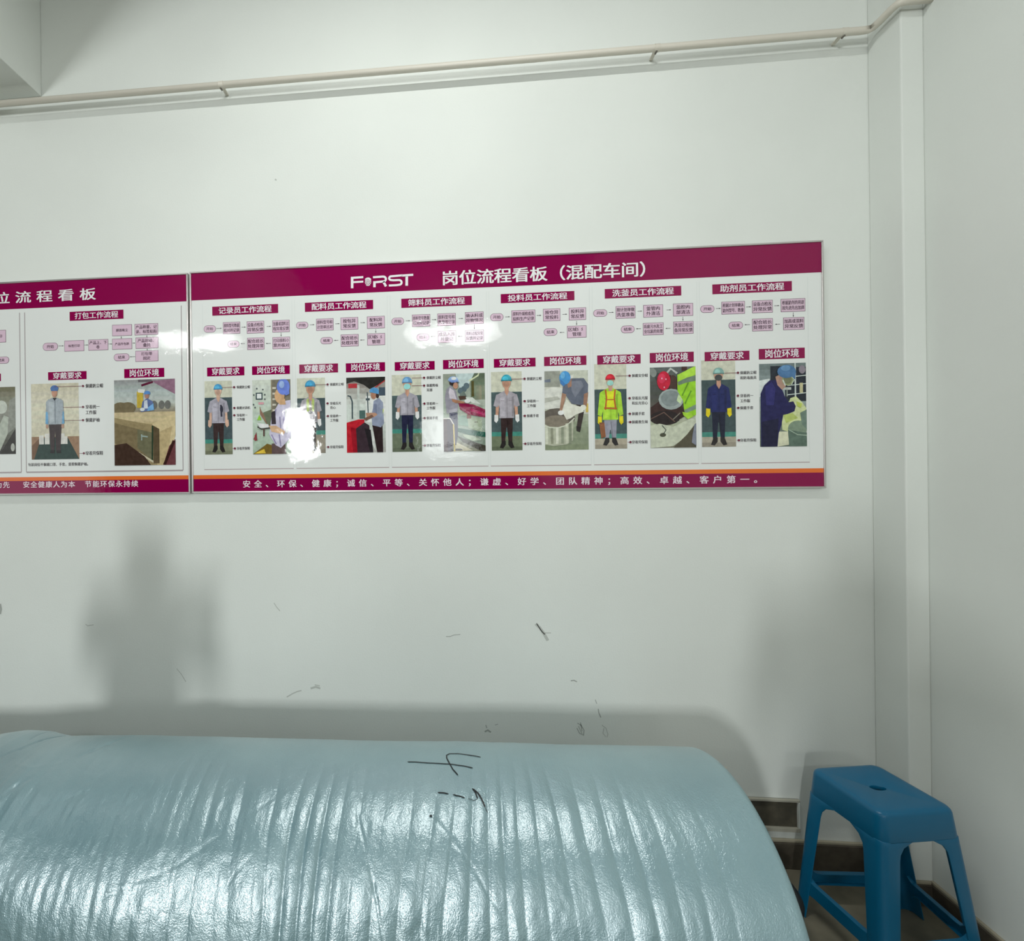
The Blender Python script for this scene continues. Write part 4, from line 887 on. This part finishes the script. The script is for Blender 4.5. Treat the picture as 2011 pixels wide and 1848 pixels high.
bmesh.ops.recalc_face_normals(bm, faces=bm.faces[:])
seat = link('seat', from_bm(bm), m_blue, stool, smooth=True); solid(seat, 0.0035)
# legs: angled corner sections, widening into the apron with a rounded fillet
def leg_mesh(ci):
    bm = bmesh.new(); rows = []; nz = 22
    for q in range(nz + 1):
        z = (ZA + 0.004) * q / nz; hx, hy = half(z)
        w = 0.046 + 0.010 * (z / ZA); d = ZA - z
        if d < 0.045: w += 0.045 * (1 - math.sqrt(max(0, 1 - (1 - d / 0.045) ** 2)))
        arcs = rsq(z, 6, 0.022)[ci]; sx = (1, -1, -1, 1)[ci]; sy = (1, 1, -1, -1)[ci]
        first, last = arcs[0], arcs[-1]
        if ci in (0, 2): s0 = (sx * hx, sy * (hy - w)); s1 = (sx * (hx - w), sy * hy)
        else: s0 = (sx * (hx - w), sy * hy); s1 = (sx * hx, sy * (hy - w))
        row = [s0, ((s0[0] + first[0]) / 2, (s0[1] + first[1]) / 2)] + arcs + [((s1[0] + last[0]) / 2, (s1[1] + last[1]) / 2), s1]
        rows.append([bm.verts.new((x, y, z)) for x, y in row])
    for a, b in zip(rows, rows[1:]):
        for k in range(len(a) - 1): bm.faces.new((a[k], a[k + 1], b[k + 1], b[k]))
    bmesh.ops.recalc_face_normals(bm, faces=bm.faces[:])
    f = bm.faces[0]; c = f.calc_center_median()
    if f.normal.x * c.x + f.normal.y * c.y < 0: bmesh.ops.reverse_faces(bm, faces=bm.faces[:])
    return from_bm(bm)
for ci in range(4):
    lg = link('leg', leg_mesh(ci), m_blue, stool, smooth=True); solid(lg, 0.0035)
# stretchers between the legs, U section with a fillet to the legs
def stretcher(side):
    bm = bmesh.new(); z0, z1 = 0.080, 0.118; n = 14; rows = []
    for zi, ins in ((z0, 0.016), (z0, 0.001), (z1, 0.001), (z1, 0.016)):
        hx, hy = half(zi); L = (hy if side in (0, 1) else hx) - 0.036; r = []
        for s in range(n + 1):
            u = -1 + 2 * s / n; e = max(0, (abs(u) - .78) / .22); zz = zi + (0.014 * e * e if zi == z1 else -0.014 * e * e)
            if side == 0: p = (hx - ins, u * L)
            elif side == 1: p = (-hx + ins, u * L)
            elif side == 2: p = (u * L, hy - ins)
            else: p = (u * L, -hy + ins)
            r.append(bm.verts.new((p[0], p[1], zz)))
        rows.append(r)
    for a, b in zip(rows, rows[1:]):
        for s in range(n): bm.faces.new((a[s], a[s + 1], b[s + 1], b[s]))
    bmesh.ops.recalc_face_normals(bm, faces=bm.faces[:])
    o = link('stretcher', from_bm(bm), m_blue, stool); solid(o, 0.003)
for s in range(4): stretcher(s)
for part in stool.children:                 # the rear legs of this one stand a little twisted
    lm = None
    if part.name.startswith('leg'):
        n_ = len(part.data.vertices); lm = (sum(v.co.x for v in part.data.vertices) / n_ > 0, sum(v.co.y for v in part.data.vertices) / n_ > 0)
    for v in part.data.vertices:
        t = max(0.0, (HS - v.co.z) / HS); wb = min(1, max(0, (v.co.y / AYs + 1) / 2)); wr = min(1, max(0, (v.co.x / AX + 1) / 2))
        if lm: wr, wb = float(lm[0]), float(lm[1])
        v.co.x += t * wb * (0.035 * wr + -0.004 * (1 - wr)); v.co.y -= t * wb * (0.075 * wr + 0.033 * (1 - wr))

# ------------------------------------------------------------------ people standing behind the camera (they throw the shadows on the wall)
m_skin = new_mat('skin', lin((198, 150, 124)), rough=0.55); m_jacket = new_mat('grey_work_jacket', lin((96, 102, 112)), rough=0.85)
m_trous = new_mat('dark_trousers', lin((46, 46, 54)), rough=0.85); m_shoe = new_mat('black_shoe', lin((24, 24, 26)), rough=0.5); m_hair = new_mat('black_hair', lin((22, 20, 20)), rough=0.6)
m_eye = new_mat('eye_white', lin((230, 230, 226)), rough=0.3)
def person(loc, rot, label, k=1.0):
    V, E, Rr = [], [], []
    def add(p, r, par=None):
        V.append(tuple(c * k for c in p)); Rr.append(tuple(q * k for q in (r if isinstance(r, tuple) else (r, r))))
        if par is not None: E.append((par, len(V) - 1))
        return len(V) - 1
    pel = add((0, 0, 0.90), (.150, .105)); sp = add((0, .0, 1.06), (.135, .095), pel); ch = add((0, .0, 1.24), (.165, .105), sp); up = add((0, 0, 1.34), (.12, .085), ch)
    nk = add((0, .018, 1.405), .056, up); jaw = add((0, .050, 1.440), (.062, .066), nk); hd_ = add((0, .050, 1.505), (.076, .090), jaw); tp = add((0, .035, 1.565), (.058, .070), hd_)
    for sx in (-1, 1):
        s1 = add((sx * .155, 0, 1.350), .062, up); e1 = add((sx * .245, .03, 1.155), .050, s1); fm = add((sx * .17, .15, 1.235), .040, e1); wr = add((sx * .085, .27, 1.33), .027, fm)
        pm = add((sx * .06, .315, 1.355), (.034, .018), wr); kn = add((sx * .05, .35, 1.375), (.036, .013), pm)
        for f in range(4):
            ox = (f - 1.5) * .019; a = add((sx * .05 + ox, .375 + .004 * (1 - abs(f - 1.5)), 1.382), .0088, kn); b = add((sx * .048 + ox, .398, 1.400 + .003 * (f == 1)), .0082, a); add((sx * .044 + ox, .402, 1.422 + .004 * (f in (1, 2))), .0074, b)
        t1 = add((sx * .03, .325, 1.378), .010, pm); t2 = add((sx * .012, .342, 1.396), .0092, t1); add((sx * .004, .362, 1.410), .008, t2)
        hp_ = add((sx * .092, 0, .83), (.088, .090), pel); kne = add((sx * .105, .02, .47), (.058, .060), hp_); cf = add((sx * .108, -.01, .33), (.054, .056), kne); an = add((sx * .11, -.02, .10), .040, cf)
        hl = add((sx * .11, -.03, .045), .040, an); bl_ = add((sx * .118, .09, .040), (.042, .034), hl); add((sx * .122, .17, .032), (.036, .026), bl_)
    me = bpy.data.meshes.new('p'); me.from_pydata(V, E, []); o = bpy.data.objects.new('p', me); COL.objects.link(o)
    md = o.modifiers.new('s', 'SKIN'); md.use_smooth_shade = True
    for v, r in zip(me.skin_vertices[0].data, Rr): v.radius = r
    me.skin_vertices[0].data[0].use_root = True
    ss = o.modifiers.new('u', 'SUBSURF'); ss.levels = 3; ss.render_levels = 3
    ev = bpy.data.meshes.new_from_object(o.evaluated_get(bpy.context.evaluated_depsgraph_get())); bpy.data.objects.remove(o)
    root = empty('person', loc, label=label, category='person'); root.rotation_euler = (0, 0, rot)
    ev.materials.clear(); body = link('body', ev, [m_skin, m_jacket, m_trous, m_shoe], root)
    for p in ev.polygons:
        c = p.center / k; p.use_smooth = True
        hand = c.y > .255; p.material_index = 3 if c.z < .085 else 2 if c.z < .93 else 0 if (hand or c.z > 1.425 or (c.z > 1.375 and abs(c.x) < .062)) else 1
    zmin = min(v.co.z for v in ev.vertices); body.location.z = -zmin
    bm = bmesh.new(); bmesh.ops.create_uvsphere(bm, u_segments=24, v_segments=14, radius=1)
    for v in bm.verts:
        x, y, z = v.co; v.co = Vector((x * .088, y * .104 + .030, z * .088 + 1.545 - zmin / k)) * k
    bmesh.ops.delete(bm, geom=[v for v in bm.verts if v.co.z < (1.515 - zmin / k + max(0, v.co.y / k - .034) * .55) * k], context='VERTS')
    link('hair', from_bm(bm), m_hair, root, smooth=True)
    for sx in (-1, 1):
        bm = bmesh.new(); bmesh.ops.create_uvsphere(bm, u_segments=12, v_segments=8, radius=.011 * k); bmesh.ops.translate(bm, verts=bm.verts[:], vec=(sx * .030 * k, .134 * k, 1.50 * k - zmin)); link('eye', from_bm(bm), m_eye, root, smooth=True)
        bm = bmesh.new(); bmesh.ops.create_uvsphere(bm, u_segments=12, v_segments=8, radius=.0058 * k); bmesh.ops.translate(bm, verts=bm.verts[:], vec=(sx * .030 * k, .1405 * k, 1.50 * k - zmin)); link('pupil', from_bm(bm), m_shoe, root, smooth=True)
        bm = bmesh.new(); bm_box(bm, ((sx * .030 - .016) * k, .134 * k, 1.516 * k - zmin), ((sx * .030 + .016) * k, .143 * k, 1.521 * k - zmin)); link('eyebrow', from_bm(bm), m_hair, root)
        bm = bmesh.new(); bmesh.ops.create_uvsphere(bm, u_segments=12, v_segments=8, radius=1)
        for v in bm.verts: v.co = Vector((v.co.x * .009 + sx * .082, v.co.y * .018 + .046, v.co.z * .030 + 1.49 - zmin / k)) * k
        link('ear', from_bm(bm), m_skin, root, smooth=True)
    bm = bmesh.new(); bmesh.ops.create_cone(bm, segments=10, radius1=.016 * k, radius2=.006 * k, depth=.045 * k, cap_ends=True); bmesh.ops.translate(bm, verts=bm.verts[:], vec=(0, .142 * k, 1.475 * k - zmin)); link('nose', from_bm(bm), m_skin, root, smooth=True)
    bm = bmesh.new(); bmesh.ops.create_cube(bm, size=1)
    for v in bm.verts: v.co = Vector((v.co.x * .042, v.co.y * .012 + .126, v.co.z * .010 + 1.440 - zmin / k)) * k
    link('mouth', from_bm(bm), new_mat('lips', lin((150, 84, 78)), rough=.5), root)
    return root
person((-1.66, -2.10, 0), -0.75, 'person in grey jacket standing behind the camera to the left, hands raised to the chin', 0.94)
person((0.05, -2.62, 0), -0.02, 'person in grey jacket standing right behind the camera, hands raised to the chin', 0.96)
